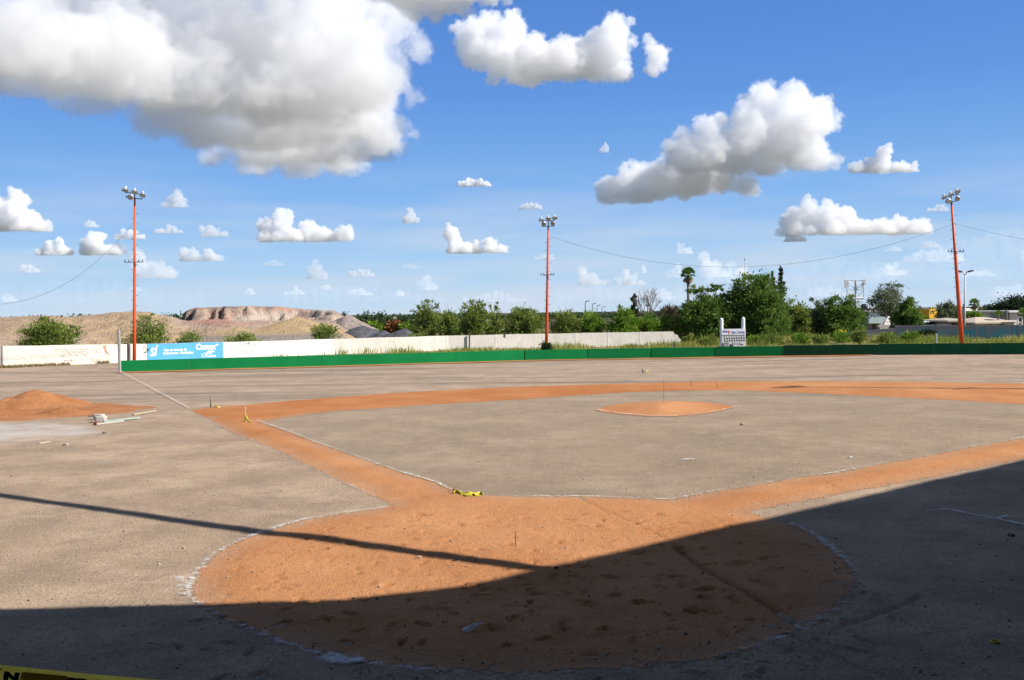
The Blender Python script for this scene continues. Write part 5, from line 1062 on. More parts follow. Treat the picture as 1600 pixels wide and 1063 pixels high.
# antenna frame, lattice mast, lamps, poles
galv = simple("galvanised_steel", (0.52, 0.53, 0.55), .5, .08, 3, metal=.2); pole_m = simple("pale_pole", (0.62, 0.62, 0.62), .6, .06)
Y_ = 135; t = empty("antenna_frame", at(1337, 505, Y_), "white steel antenna frame with panels on both ends above the trees", "antenna")
def bars(name, segs, r, mat, par, seg=6):
    bm = bmesh.new()
    for a, b in segs: add_tube(bm, [a, b], r, seg)
    return link(name, bm_mesh(name, bm), mat, par)
a_ = lambda px, py, o=0: at(px, py, Y_ + o)
bars("mast", [(a_(1337, 530), a_(1337, 438))], .13, galv, t, 8)
bars("platform", [(a_(1326, 466.8), a_(1349, 466.4))], .16, pole_m, t)
bars("lattice", [(a_(1323.5, 438), a_(1323.5, 466)), (a_(1349.5, 438), a_(1349.5, 466)), (a_(1323.5, 438.4), a_(1349.5, 438.4)), (a_(1323.5, 453), a_(1349.5, 453)), (a_(1323.5, 438), a_(1337, 453)), (a_(1337, 453), a_(1349.5, 441)), (a_(1323.5, 453), a_(1337, 466)), (a_(1337, 466), a_(1349.5, 454)), (a_(1335.8, 440), a_(1335.8, 466))], .05, galv, t)
for px, py in ((1321, 441.5), (1321.5, 446), (1351.5, 441), (1348, 447), (1324.5, 444), (1348.8, 442)):
    link("antenna_panel", box_mesh("antenna_panel", a_(px, py, -.3), (.28, .16, .75), None, .03), pole_m if px > 1350 or px < 1322 else galv, t)
Y_ = 230; t = empty("lattice_mast", at(1163.5, 500, Y_), "thin red and white lattice mast rising behind the tallest big tree", "mast")
redw = simple("mast_red", (0.50, 0.16, 0.13), .6, .1)
for i in range(8):
    y0, y1 = 500 - 9.0 * i * 1.02, 500 - 9.0 * (i + 1) * 1.02
    w0, w1 = (2.6 - .24 * i), (2.6 - .24 * (i + 1)); S = []
    for sx in (-1, 1):
        S += [(a_(1163.5 + sx * w0, y0), a_(1163.5 + sx * w1, y1)), (a_(1163.5 - sx * w0, y0), a_(1163.5 + sx * w1, y1))]
    S.append((a_(1163.5 - w1, y1), a_(1163.5 + w1, y1))); bars("mast_section", S, .07, redw if i % 2 else pole_m, t, 5)
bars("whip", [(a_(1163.5, 427), a_(1163.5, 406))], .045, galv, t); bars("dish_ring", [(a_(1158.5, 429.5), a_(1168.5, 429.5)), (a_(1159.5, 431.5), a_(1167.5, 431.5))], .09, redw, t)
link("beacon", box_mesh("beacon", a_(1163.5, 405.6), (.3, .3, .3), None, .05), redw, t)
def street_lamp(px, ytop, Y, label, double=True, wpx=8, group=None, r=.08):
    b = at(px, 520, Y); b.z = tz(b.x, b.y); t = empty("street_lamp", b, label, "street lamp", group); top = at(px, ytop, Y); k = Y / F
    link("pole", tube_mesh("pole", [b, top + Vector((0, 0, -.25))], [r, r * .6], 8), pole_m if double else dsteel, t)
    for s in ((-1, 1) if double else (1,)):
        e_ = top + Vector((s * wpx * k * .8, 0, .1 if double else 0)); link("arm", tube_mesh("arm", [top + Vector((0, 0, -.3)), top.lerp(e_, .5) + Vector((0, 0, -.02)), e_], r * .45, 6), pole_m if double else dsteel, t)
        link("lamp_head", box_mesh("lamp_head", e_ + Vector((s * .18, 0, 0.02)), (.55 if double else .8, .3, .16), Matrix.Rotation(-s * .2, 3, 'Y'), .05), dsteel, t)
street_lamp(1507.5, 426, 92, "pale double headed street lamp behind the leaning tower", True, 7.5, None, .1)
for px, yt, Y, lab in ((914.5, 471, 190, "tallest and leftmost of the four distant street lamps"), (925.5, 475, 215, "second of the four distant street lamps, next to the tallest"), (933, 477.5, 240, "third distant street lamp, slightly taller than the last"), (940.5, 480, 265, "shortest of the four distant street lamps")):
    street_lamp(px, yt, Y, lab, False, 2.2, "distant street lamps above the wall trees", .13)
def utility(px, ytop, Y, label, r=.13, cross=True):
    b = at(px, 520, Y); b.z = tz(b.x, b.y); t = empty("utility_pole", b, label, "utility pole"); top = at(px, ytop, Y)
    link("pole", tube_mesh("pole", [b, top], [r, r * .75], 8), wood, t)
    if cross: link("crossarm", box_mesh("crossarm", top - Vector((0, 0, .35)), (1.1, .1, .1)), wood, t)
utility(1505.5, 475, 96, "short dark utility pole touching the pale street lamp", .1, False)
utility(1572.5, 484, 96, "dark utility pole in front of the white slab roof", .12, False)
# bright yellow plant tag in the weeds
bm = bmesh.new(); c = at(1315, 521, 84)
for i in range(9): add_box(bm, c + Vector((random.uniform(-.28, .28), random.uniform(-.2, .2), random.uniform(-.35, .3))), (.16, .12, .2), Matrix.Rotation(random.uniform(0, 3), 3, 'Y') @ Matrix.Rotation(random.uniform(0, 3), 3, 'Z'))
add_tube(bm, [Vector((c.x, c.y, tz(c.x, c.y) - .05)), c], .03, 5)
tag(link("flowering_plant", bm_mesh("flowering_plant", bm), simple("yellow_bloom", (0.62, 0.34, 0.02), .7)), "small plant with yellow orange bloom under the dark spreading tree", "plant")

# ================================================================== things lying on the field
# orange dirt pile, left
N_ = 150; PXc, PYc = G(58, 640); gx_ = np.linspace(PXc - 6, PXc + 5.5, N_); gy_ = np.linspace(26.5, 38, N_); DX, DY = np.meshgrid(gx_, gy_)
nz = fbm(DX / .5, DY / .5, 4, 131) - .47; nb = fbm(DX / 1.6, DY / 1.6, 3, 133) - .47
def cone(px, py, rx, ry, h, sharp=1.25):
    cx, cy_ = G(px, py); return h * np.clip(1 - np.hypot((DX - cx) / rx, (DY - cy_) / ry) + .18 * nb, 0, 1) ** sharp
Zp = np.maximum.reduce([cone(57, 635, 1.75, 2.0, .62, 1.0), cone(20, 637, 1.7, 1.9, .40, 1.0), cone(-25, 638, 2.0, 1.8, .34), cone(92, 637, 1.2, 1.4, .22), cone(8, 650, 1.3, .9, .20), cone(100, 646.5, .95, .7, .23, .9), cone(60, 643, 3.3, 2.6, .07, .6), cone(140, 639, 2.2, 1.0, .045, .6)])
dd_ = Zp * (1 + .35 * nz) - .012 + .02 * nz * (Zp > .01)
i_ = np.arange(N_ * N_).reshape(N_, N_); Q_ = np.stack([i_[:-1, :-1].ravel(), i_[:-1, 1:].ravel(), i_[1:, 1:].ravel(), i_[1:, :-1].ravel()], 1)
Zb = hat(DX.ravel(), DY.ravel()); kp = (dd_.ravel()[Q_] > -.005).any(1)
pm = NT("piled_clay"); pc = pm.mix(pm.rng(pm.noise(1.2, 6), .35, .65), (0.32, 0.125, 0.042), (0.43, 0.19, 0.078)); pc = pm.mix(pm.rng(pm.noise(10, 5, rough=.7), .55, .75, 0, .5), pc, (0.2, 0.09, 0.04)); pc = pm.mix(pm.rng(pm.vor(6.5), .05, .09, .7, 0), pc, (0.6, 0.5, 0.4)); pm.color(pc); pm.rough(.97); pm.bump(pm.noise(9, 6), .7, .06)
tag(link("dirt_pile", mesh_np("dirt_pile", np.stack([DX.ravel(), DY.ravel(), Zb + dd_.ravel() + .006], 1), Q_[kp], True), pm.m), "heap of loose orange dirt with smaller mounds spilling from it, left of the foul line", "dirt pile")
# white broken block and planks
def on(px, py, dz=0): X, Y = G(px, py); return Vector((X, Y, float(hat([X], [Y])[0]) + dz))
wb = simple("plaster_block", (0.52, 0.47, 0.43), .9, .1, 8, bump=.4)
def rock(name, c, s, mat, label, cat, seed, rot=0.0, group=None, sub=2):
    q = random.Random(seed); bm = bmesh.new(); add_box(bm, (0, 0, 0), (1, 1, 1)); bmesh.ops.subdivide_edges(bm, edges=bm.edges[:], cuts=4, use_grid_fill=True)
    for v in bm.verts:
        k = 1 + q.uniform(-.06, .06) - .09 * max(0, v.co.length - .62); v.co = Vector((v.co.x * s[0] * k, v.co.y * s[1] * k, v.co.z * s[2] * k))
    bm.transform(Matrix.Translation(c) @ Matrix.Rotation(rot, 4, 'Z')); o = link(name, bm_mesh(name, bm, True), mat); tag(o, label, cat, group); return o
rock("plaster_block", on(158, 660, .085), (.29, .20, .19), wb, "larger whitish broken block, nearer of the pair by the planks", "block", 1, .1)
rock("plaster_block", on(155, 656.5, .085), (.28, .18, .17), wb, "flatter whitish block lying right behind the larger one", "block", 2, -.15)
def plank(p, q, w, h, mat, label, group="planks lying left of the foul line", up_=.03, name="plank"):
    a, b = on(*p, up_), on(*q, up_); d = b - a; bm = bmesh.new(); add_box(bm, (a + b) / 2, (d.length, w, h), d.to_track_quat('X', 'Z').to_matrix(), .006)
    o = link(name, bm_mesh(name, bm), mat); tag(o, label, "plank", group); return o
plank((150, 664.5), (193, 659.5), .08, .045, simple("pale_plank", (0.46, 0.44, 0.38), .8, .12, 4), "pale whitish plank with a red end, nearest to the white blocks")
plank((162, 661.2), (219, 655), .07, .045, simple("green_plank", (0.32, 0.40, 0.35), .8, .12, 4), "faded green plank lying beside the pale plank", up_=.05)
plank((208, 649.5), (243, 643.5), .07, .035, simple("new_wood", (0.50, 0.40, 0.27), .8, .1, 4), "new yellowish wooden board lying apart near the foul line")
plank((137, 656), (150, 655.3), .03, .03, dsteel, "short dark iron bar sticking out beside the white blocks", None, .1, "iron_bar")
plank((148, 664.4), (153, 663.8), .12, .08, simple("red_brick", (0.30, 0.09, 0.05), .9), "small red brick end under the pale plank", None, .04, "brick")
# stakes with caution tape
ytape = simple("yellow_tape", (0.66, 0.56, 0.06), .5, .12, 9); ytan = simple("stake_wood", (0.42, 0.36, 0.26), .85, .15, 8); rust = simple("rusty_rod", (0.10, 0.06, 0.04), .8, .2, 8)
def ribbon_mesh(name, pts, wd, mat, par=None, roll=0.4, seed=0):
    q = random.Random(seed); V, Q = [], []
    for i, p in enumerate(pts):
        a = roll * math.sin(i * 1.3 + seed) + q.uniform(-.3, .3); w = Vector((math.sin(a) * .4, math.sin(a), abs(math.cos(a)))).normalized() * wd / 2; V += [tuple(Vector(p) - w), tuple(Vector(p) + w)]
    for i in range(len(pts) - 1): Q.append((2 * i, 2 * i + 1, 2 * i + 3, 2 * i + 2))
    me = mesh_np(name, V, Q, True); o = link(name, me, mat, par); md = o.modifiers.new("thick", 'SOLIDIFY'); md.thickness = .003; return o
def stake(px, py, top, label, r=.018, mat=None, tape=(), group="survey stakes on the infield", cat="stake", lean=0.0):
    b = on(px, py); Y = b.y; t_ = at(px + lean, top, Y); t = empty("stake", b, label, cat, group); link("rod", tube_mesh("rod", [b - Vector((0, 0, .1)), t_], r, 6), mat or ytan, t)
    for i, pts_ in enumerate(tape): ribbon_mesh("tape", [at(x_, y_, Y + dy_) for x_, y_, dy_ in pts_], .07, ytape, t, .9, i + int(px))
    return t
stake(383.5, 659.5, 636, "wooden stake with yellow tape knotted low, at the inner clay corner", .013, ytan, [[(382.5, 645, -.03), (384.2, 649, -.06), (382.0, 653, -.05), (384.5, 657, -.05), (383, 660, -.05)], [(384, 650, -.04), (386.5, 655, -.1), (389, 660, -.2), (394, 661, -.3)], [(382, 652, .03), (383.5, 656, .04), (381.5, 660, .03)]])
stake(329.5, 636.5, 621.5, "dark stake with yellow tape trailing right, behind the clay corner", .03, simple("grey_stake", (0.2, 0.18, 0.15), .9), [[(330, 626, -.04), (332, 630, -.06), (334, 634, -.1), (338, 636.5, -.2), (344, 636.8, -.2)]])
stake(806.3, 855.5, 830, "thin rusty rod standing in the home plate clay", .0052, rust, group="bare rods in the clay", lean=-1.3)
stake(1036.8, 630.5, 592, "thin tall rod standing on the pitching mound", .0045, rust, group="bare rods in the clay", lean=.5)
stake(1121.5, 607.5, 589.5, "rod with faded orange ribbon on the far clay arc", .012, simple("orange_ribbon", (0.62, 0.25, 0.14), .7), lean=-1, tape=())
stake(1079.5, 604, 593, "faint thin rod left of the orange ribboned rod", .008, rust, group="bare rods in the clay")
stake(1004.2, 583, 576.5, "short dark stake with a yellow scrap in the outfield", .028, wood, [[(1006, 580.5, 0), (1009, 581, 0), (1013, 580, 0)]])
# crumpled tape at the inner clay corner
b = on(727, 773); tp = empty("crumpled_tape", b, "crumpled yellow caution tape lying on the chalk at the inner clay corner", "tape")
Yb = b.y
for i, P_ in enumerate(([(708, 766.5, .06), (711, 766, .10), (714, 768, .04), (718, 772, .02), (724, 774.5, .02), (731, 776.5, .02)], [(709.5, 771.5, .02), (712, 767.5, .08), (716, 770.5, .03), (721, 773.8, .02)], [(727, 773, .04), (733, 772.8, .06), (741, 773, .05), (749, 772.2, .05), (753.5, 771.3, .08), (754.5, 774.3, .02)], [(722, 772.5, .05), (728, 774.5, .03), (736, 775.8, .03), (744, 775.3, .03), (752, 774.5, .03)])):
    pts_ = []
    for x_, y_, z_ in P_: v = on(x_, max(770.5, y_)); pts_.append(Vector((v.x, v.y, at(x_, y_, v.y).z + .01)))
    ribbon_mesh("strand", pts_, .085, ytape, tp, 1.1, i + 3)
# litter
def scrap(px, py, pts, label, mat, name="paper_scrap", cat="litter", lift=.012):
    c = on(px, py, lift); bm = bmesh.new(); q = random.Random(int(px)); vs = [bm.verts.new(c + Vector((x_, y_, z_))) for x_, y_, z_ in pts]; mid = bm.verts.new(c + Vector((0, 0, max(p_[2] for p_ in pts) + .012)))
    for i in range(len(vs)): bm.faces.new((vs[i], vs[(i + 1) % len(vs)], mid))
    bmesh.ops.solidify(bm, geom=bm.faces[:], thickness=.003); tag(link(name, bm_mesh(name, bm), mat), label, cat)
paperm = simple("white_paper", (0.84, 0.84, 0.85), .7, .04)
scrap(739, 990.5, [(-.09, -.045, .005), (-.02, -.06, .0), (.035, -.02, .04), (.10, .07, .045), (.085, .10, .03), (.01, .07, .04), (-.03, .03, .03), (-.10, .02, .01)], "crumpled white paper scrap on the shaded clay", paperm)
scrap(1328, 717, [(-.05, 0, 0), (0, -.04, .02), (.06, .02, .03), (0, .05, .02)], "small white scrap on the infield near the right clay path", paperm)
c = on(1554.5, 1004.5, .012); bm = bmesh.new(); rg = []
for k in range(20):
    a = 2 * pi * k / 20; rg.append([bm.verts.new(c + Vector(((.032 + .009 * math.cos(b_)) * math.cos(a), (.032 + .009 * math.cos(b_)) * math.sin(a), .009 * math.sin(b_)))) for b_ in (0, pi / 2, pi, 3 * pi / 2)])
for i in range(20):
    for k in range(4): bm.faces.new((rg[i][k], rg[(i + 1) % 20][k], rg[(i + 1) % 20][(k + 1) % 4], rg[i][(k + 1) % 4]))
tag(link("cap_ring", bm_mesh("cap_ring", bm, True), simple("yellow_plastic", (0.62, 0.45, 0.02), .4)), "yellow plastic ring lying on the shaded ground at lower right", "ring")
stn = simple('tan_stone', (0.40, 0.33, 0.26), .9, .15, 9)
for i, (px, py, s, lab, mt) in enumerate([(655, 875, .032, "small tan stone on the sunlit clay left of the rod", stn), (869, 892, .03, "dark clod at the point where the two shadows meet", rust), (1580, 838, .045, "dark stone in the shade near the chalk stroke", wood), (103, 697, .07, "flat pale stone near the dark damp patch on the left", stn), (163, 677.5, .05, "dark lump below the pale plank", wood), (1160, 664, .06, "pale stone on the infield beyond the mound", stn)]):
    rock("stone", on(px, py, s * .25), (s * 1.5, s * 1.2, s), mt, lab, "stone", 20 + i, i, "single stones on the field")
plank((60, 694), (78, 691), .08, .02, simple("flat_lath", (.5, .43, .33), .9), "flat lath half buried near the powder patch", None, .01, "lath")

# ================================================================== the stand behind and beside the camera; its roof throws the big shadow
RH = 8.0; off = Vector((SUN.x, SUN.y, 0)) * (RH / SUN.z)
def roofpt(px, py): X, Y = G(px, py); return Vector((X + off.x, Y + off.y, RH))
e0 = roofpt(0, 955); e1 = roofpt(600, 942.5); m0 = roofpt(870, 895.5); m1 = roofpt(1600, 725)
dl = (e1 - e0).normalized(); dr = (m1 - m0).normalized()
den = dl.x * dr.y - dl.y * dr.x; tt = ((m0.x - e1.x) * dr.y - (m0.y - e1.y) * dr.x) / den; corner = e1 + dl * tt
pl_ = [e0 - dl * 22, corner - dl * .7, corner + dr * .7, m1 + dr * 16, m1 + dr * 16 + Vector((dr.y, -dr.x, 0)) * 13, corner + Vector((10, -17, 0)), e0 - dl * 22 + Vector((0, -14, 0))]
stand = empty("grandstand", (0, -3, 0), "roofed grandstand behind home plate whose roof shades the foreground", "grandstand")
bm = bmesh.new(); lo = [bm.verts.new(p) for p in pl_]; hi = [bm.verts.new(p + Vector((0, 0, .22))) for p in pl_]; bm.faces.new(lo[::-1]); bm.faces.new(hi)
for i in range(len(pl_)): bm.faces.new((lo[i], lo[(i + 1) % len(pl_)], hi[(i + 1) % len(pl_)], hi[i]))
concd = simple("stand_concrete", (0.16, 0.15, 0.145), .9, .15, 1); sheetm = simple("roof_sheet", (0.12, 0.12, 0.125), .7, .1, 1)
link("roof", bm_mesh("roof", bm), sheetm, stand)
for a, b in zip(pl_[3:], pl_[4:]):
    d = b - a; link("back_wall", box_mesh("back_wall", (a + b) / 2 - Vector((0, 0, RH / 2)), (d.length - .1, .2, RH - .05), Matrix.Rotation(math.atan2(d.y, d.x), 3, 'Z')), concd, stand)
for k in range(6):
    link("tier", box_mesh("tier", (-4, -.2 - .95 * k, (1.35 + .42 * k) / 2), (32, .94, 1.35 + .42 * k)), concd, stand)
for k in range(4):
    p = corner + dr * (4 + 8 * k) + Vector((dr.y, -dr.x, 0)) * 9; link("column", tube_mesh("column", [Vector((p.x, p.y, 0)), Vector((p.x, p.y, RH))], .16, 10), concd, stand)
# bracing pipe of the backstop: its shadow is the thin dark stripe across the clay
def lift(px, py, h): X, Y = G(px, py); return Vector((X + SUN.x / SUN.z * h, Y + SUN.y / SUN.z * h, h))
pa, pb = lift(880, 897.5, 7.9), lift(-200, 746, 9.4)
link("bracing_pipe", tube_mesh("bracing_pipe", [pa, pa.lerp(pb, .5), pb], [.15, .13, .10], 10), dsteel, stand)
# caution tape strung in front of the stand
Yt = 4.0
ta, tb = at(-420, 1013, Yt), at(700, 1116, Yt)
for p_, lab in ((ta, "square wooden post holding the left end of the yellow tape"), (tb, "square wooden post holding the right end of the yellow tape")):
    tag(link("tape_post", box_mesh("tape_post", (p_.x, p_.y + .035, p_.z / 2 + .01), (.06, .06, p_.z + .06), None, .004), ytan), lab, "post", "posts holding the yellow tape")
A = ta; u = (tb - ta).normalized(); n = Vector((u.y, -u.x, 0)).normalized(); v = u.cross(n) * -1; v = v if v.z > 0 else -v; L = (tb - ta).length
ty = NT("barrier_tape_yellow"); ty.color(ty.mix(ty.rng(ty.noise(3, 3), .3, .7), (0.80, 0.72, 0.20), (0.86, 0.79, 0.28))); ty.rough(.45)
_tr = ty.n.new('ShaderNodeBsdfTranslucent'); _tr.inputs[0].default_value = (0.95, 0.88, 0.34, 1); _mx = ty.n.new('ShaderNodeMixShader'); _mx.inputs[0].default_value = 0.78   # thin plastic lets the daylight through
ty.l(ty.b.outputs[0], _mx.inputs[1]); ty.l(_tr.outputs[0], _mx.inputs[2]); ty.l(_mx.outputs[0], ty.out.inputs['Surface'])
bt = empty("barrier_tape", ta, "yellow caution tape with black lettering stretched across the lower left corner", "tape")
NS = 60; V, Q = [], []
def tape_pt(s, h, w=0.0): return A + u * s + v * h + n * (w + .006 * math.sin(s * 5.2) + .010 * math.sin(h * 60 + s * 2)) 
hs_ = [-.030, -.018, -.006, .007, .020, .030]
for i in range(NS + 1):
    for h in hs_: V.append(tuple(tape_pt(L * i / NS, h)))
m_ = len(hs_)
for i in range(NS):
    for k in range(m_ - 1): Q.append((i * m_ + k, (i + 1) * m_ + k, (i + 1) * m_ + k + 1, i * m_ + k + 1))
o = link("band", mesh_np("band", V, Q, True), ty.m, bt); md = o.modifiers.new("thick", 'SOLIDIFY'); md.thickness = .0005; md.offset = 1
inkm = simple("black_ink", (0.012, 0.012, 0.014), .6, .05); amber = simple("amber_ink", (0.60, 0.32, 0.015), .5, .08)
def tape_text(s, px, size, width):
    s0 = (at(px, 1045, Yt) - A).dot(u); me = text_mesh(s, size, Matrix.Identity(4), .0035, 0, .001, 0, width)
    bmx = bmesh.new(); bmx.from_mesh(me); bmesh.ops.subdivide_edges(bmx, edges=bmx.edges[:], cuts=1); bmx.to_mesh(me); bmx.free()
    for q in me.vertices: q.co = tape_pt(s0 + q.co.x, -.0215 + q.co.y, .0035 + .001 * (q.co.z > 0))
    me.update(); link("lettering", me, inkm, o)
tape_text("PRECAUCIÓN", -160, .042, 194 / F * Yt); tape_text("PROHIBIDO EL PASO", 107, .042, 300 / F * Yt)
s0 = (at(35, 1045, Yt) - A).dot(u); s1 = (at(106, 1050, Yt) - A).dot(u); V, Q = [], []
for i in range(13):
    for h in (-.016, -.002, .014): V.append(tuple(tape_pt(s0 + (s1 - s0) * i / 12, h, .003)))
for i in range(12):
    for k in range(2): Q.append((i * 3 + k, i * 3 + 3 + k, i * 3 + 4 + k, i * 3 + k + 1))
o2 = link("printed_block", mesh_np("printed_block", V, Q, True), amber, o); md = o2.modifiers.new("thick", 'SOLIDIFY'); md.thickness = .001
# ================================================================== clouds: closed shapes filled with scattering vapour
def cloud_material(density, g=0.0):
    m = bpy.data.materials.new("cloud_vapour"); m.use_nodes = True
    n = m.node_tree.nodes; n.clear()
    o = n.new('ShaderNodeOutputMaterial'); v = n.new('ShaderNodeVolumeScatter')
    v.inputs['Color'].default_value = (0.972, 0.984, 1.0, 1)
    v.inputs['Density'].default_value = density; v.inputs['Anisotropy'].default_value = g
    m.node_tree.links.new(v.outputs[0], o.inputs['Volume'])
    return m
def ntex(kind, size, depth=3):
    t = bpy.data.textures.new("puff", kind); t.noise_scale = size
    if kind == 'CLOUDS': t.noise_depth = depth
    return t
def cloud(puffs, Y, base=None, dens=1.0, kids=7, rough=1.0, seed=1, vox=0.055, S=None, zbase=None, halo=True):
    """puffs: (px, py, r_px[, depth offset in r]) on rays of the photograph at forward distance Y, or (Vector, R); base: pixel row of the flat bottom"""
    r = random.Random(seed); k = Y / F; bm = bmesh.new(); zb = zbase
    if base is not None: zb = at(puffs[0][0], base, Y).z
    sizes = []
    def ball(c, rad): bmesh.ops.create_icosphere(bm, subdivisions=2, radius=rad, matrix=Matrix.Translation(c))
    for p in puffs:
        if isinstance(p[0], Vector): c, R = p
        else:
            R = p[2] * k; o_ = (p[3] if len(p) > 3 else r.uniform(-0.5, 0.5)) * R * 1.2
            c = at(p[0], p[1], Y + o_)
        sizes.append(R); ball(c, R * 0.82)
        for i in range(kids):
            th = r.uniform(0, 2 * pi); ph = r.uniform(-0.45, 1.0); q = math.sqrt(max(0, 1 - ph * ph))
            ball(c + Vector((math.cos(th) * q, math.sin(th) * q, ph)) * (R * 0.8), R * r.uniform(0.2, 0.45))
    if zb is not None:
        for v in bm.verts:
            if v.co.z < zb: v.co.z = zb + (v.co.z - zb) * 0.12
    me = bpy.data.meshes.new("cloud"); bm.to_mesh(me); bm.free()
    o = bpy.data.objects.new("cloud", me); C.objects.link(o); o['kind'] = 'structure'
    S = S or sum(sizes) / len(sizes)
    md = o.modifiers.new("r", 'REMESH'); md.mode = 'VOXEL'; md.voxel_size = max(S * vox, 1.0 * k)
    for kind, sc_, st__, dp in (('CLOUDS', 0.9, 0.70, 2), ('VORONOI', 0.42, -0.22, 0), ('CLOUDS', 0.32, 0.50, 3), ('VORONOI', 0.15, -0.15, 0), ('CLOUDS', 0.13, 0.36, 4)):
        d = o.modifiers.new("d", 'DISPLACE'); d.texture = ntex(kind, S * sc_, dp); d.texture_coords = 'GLOBAL'
        d.strength = st__ * S * rough; d.mid_level = 0.5
    md = o.modifiers.new("r2", 'REMESH'); md.mode = 'VOXEL'; md.voxel_size = max(S * vox * .62, 0.7 * k); md.use_smooth_shade = False
    dg = bpy.context.evaluated_depsgraph_get(); fin = bpy.data.meshes.new_from_object(o.evaluated_get(dg)); fin.name = "cloud"; o.modifiers.clear(); o.data = fin; bpy.data.meshes.remove(me)
    nv = len(fin.vertices); co = np.empty(nv * 3, np.float32); fin.vertices.foreach_get('co', co); co = co.reshape(-1, 3)
    if zb is not None:                         # flat condensation level under every cumulus
        low = co[:, 2] < zb; co[low, 2] = zb + (co[low, 2] - zb) * 0.16; fin.vertices.foreach_set('co', co.ravel()); fin.update()
    fin.materials.clear(); fin.materials.append(cloud_material((0.245 if Y < 8000 else 0.14) * dens / (S * 0.2)))
    if Y < 8000 and halo:                      # thin ragged mist round the body
        no = np.empty(nv * 3, np.float32); fin.vertices.foreach_get('normal', no); no = no.reshape(-1, 3)
        for fq, amp, dn in ((.34, .40, .022), (.15, .22, .05)):
            h_ = fin.copy(); wob = fbm(co[:, 0] / (S * fq) + co[:, 2] / (S * fq * 1.3), co[:, 1] / (S * fq * 1.6) - co[:, 2] / (S * fq * .9), 4, seed)
            c2 = co + no * (S * (.01 + amp * np.clip(wob - .38, 0, 1)))[:, None]; h_.vertices.foreach_set('co', c2.ravel().astype(np.float32)); h_.update()
            h_.materials.clear(); h_.materials.append(cloud_material(dn * dens / (S * 0.2))); ho = bpy.data.objects.new("cloud", h_); C.objects.link(ho); ho['kind'] = 'structure'
    return o
ZB = 700.0
def base_pt(px, py, R, up_=0.55):
    X, Y = G(px, py, ZB); return (Vector((X, Y, ZB + R * up_)), R)
big = []
for px, py, R in ((40, 120, 170), (120, 140, 170), (200, 155, 190), (60, 150, 110), (140, 178, 120), (270, 175, 200), (350, 180, 220), (430, 190, 240), (510, 190, 220), (560, 175, 175), (602, 160, 108),
                  (270, 215, 150), (330, 230, 190), (400, 235, 210), (480, 230, 210), (560, 220, 190), (400, 273, 130), (470, 277, 145), (540, 272, 140), (604, 243, 105), (430, 255, 150), (500, 256, 160), (560, 252, 150), (460, 262, 130), (520, 264, 130), (380, 258, 120), (340, 258, 90), (-60, 110, 190), (-150, 110, 200)):
    big.append(base_pt(px, py, R))
for px, py, q, o in ((600, 60, 42, 0), (600, 105, 38, 0), (560, 60, 60, 0), (500, 40, 70, 0), (430, 30, 75, 0), (360, 30, 70, 0), (290, 30, 70, 0), (220, 20, 70, 0), (150, 20, 70, 0), (90, 40, 65, 0), (40, 60, 48, 0), (-20, 100, 60, 0), (60, 100, 50, 0),
    (140, 100, 60, 0), (220, 105, 60, 0), (300, 110, 66, 0), (380, 110, 66, 0), (460, 110, 66, 0), (540, 110, 60, 0), (480, 150, 40, -1), (410, 140, 40, -1), (560, 140, 40, -1),
    (60, 60, 75, 1.6), (160, 60, 80, 1.6), (260, 60, 85, 1.6), (360, 60, 85, 1.6), (460, 60, 85, 1.6), (550, 70, 75, 1.6), (120, 0, 75, 1.6), (320, 0, 80, 1.6), (520, 0, 70, 1.6), (580, 10, 55, 0), (620, 30, 40, .5), (100, -60, 80, 0), (220, -70, 90, 0), (340, -60, 90, 0), (460, -60, 90, 0), (655, 75, 16, 0), (648, 62, 12, 0), (640, 165, 14, 0), (640, 250, 20, 8), (600, 265, 22, 8), (575, 205, 26, 4)):
    big.append((px, py, q, o))
cloud(big, 3300, zbase=ZB, seed=3, dens=0.82, kids=4, S=170)
# grey layer across the top edge, seen from below
cloud([(640, -25, 50, 0), (700, -18, 50, 0), (760, -30, 42, 0), (600, -40, 50, -1), (540, -45, 45, -1), (680, 12, 24, 1), (720, 14, 20, 1), (650, 18, 22, 1), (790, -25, 30, 1), (480, -50, 45, -1)], 2700, seed=4, dens=1.0, kids=5, rough=.8)
cloud([(745, 75, 42), (790, 85, 45), (835, 95, 42), (880, 100, 40), (920, 98, 40), (955, 75, 36), (960, 48, 28), (965, 115, 28), (1028, 85, 22), (1022, 105, 18), (1015, 70, 12), (760, 55, 35), (800, 45, 30), (775, 128, 14, 2), (730, 60, 25), (860, 115, 36), (820, 110, 38, .8), (900, 90, 36, .8), (930, 75, 28)], 4200, seed=5, base=128, dens=1.25)
cloud([(1195, 165, 38), (1240, 180, 46), (1270, 190, 40), (1215, 215, 48), (1160, 222, 43), (1110, 235, 40), (1260, 235, 43), (1080, 250, 36), (1283, 170, 20), (1200, 142, 16), (1125, 190, 18), (1050, 225, 14), (1300, 258, 16), (1150, 245, 40, .8), (1200, 245, 42, .8), (1110, 215, 34), (1070, 235, 30), (1240, 215, 45, 1), (1180, 200, 40, 1), (1160, 190, 26)], 4600, seed=6, base=268, dens=1.0)
cloud([(980, 290, 30), (955, 302, 28), (1000, 306, 30), (1040, 285, 36), (1020, 275, 24), (1060, 268, 24), (1085, 275, 34), (1130, 280, 30), (1160, 285, 22), (1172, 298, 14), (1035, 250, 12), (1070, 285, 36, .8), (1110, 275, 36, .8), (1000, 280, 26), (1060, 255, 26)], 4900, seed=7, base=318, dens=1.0)
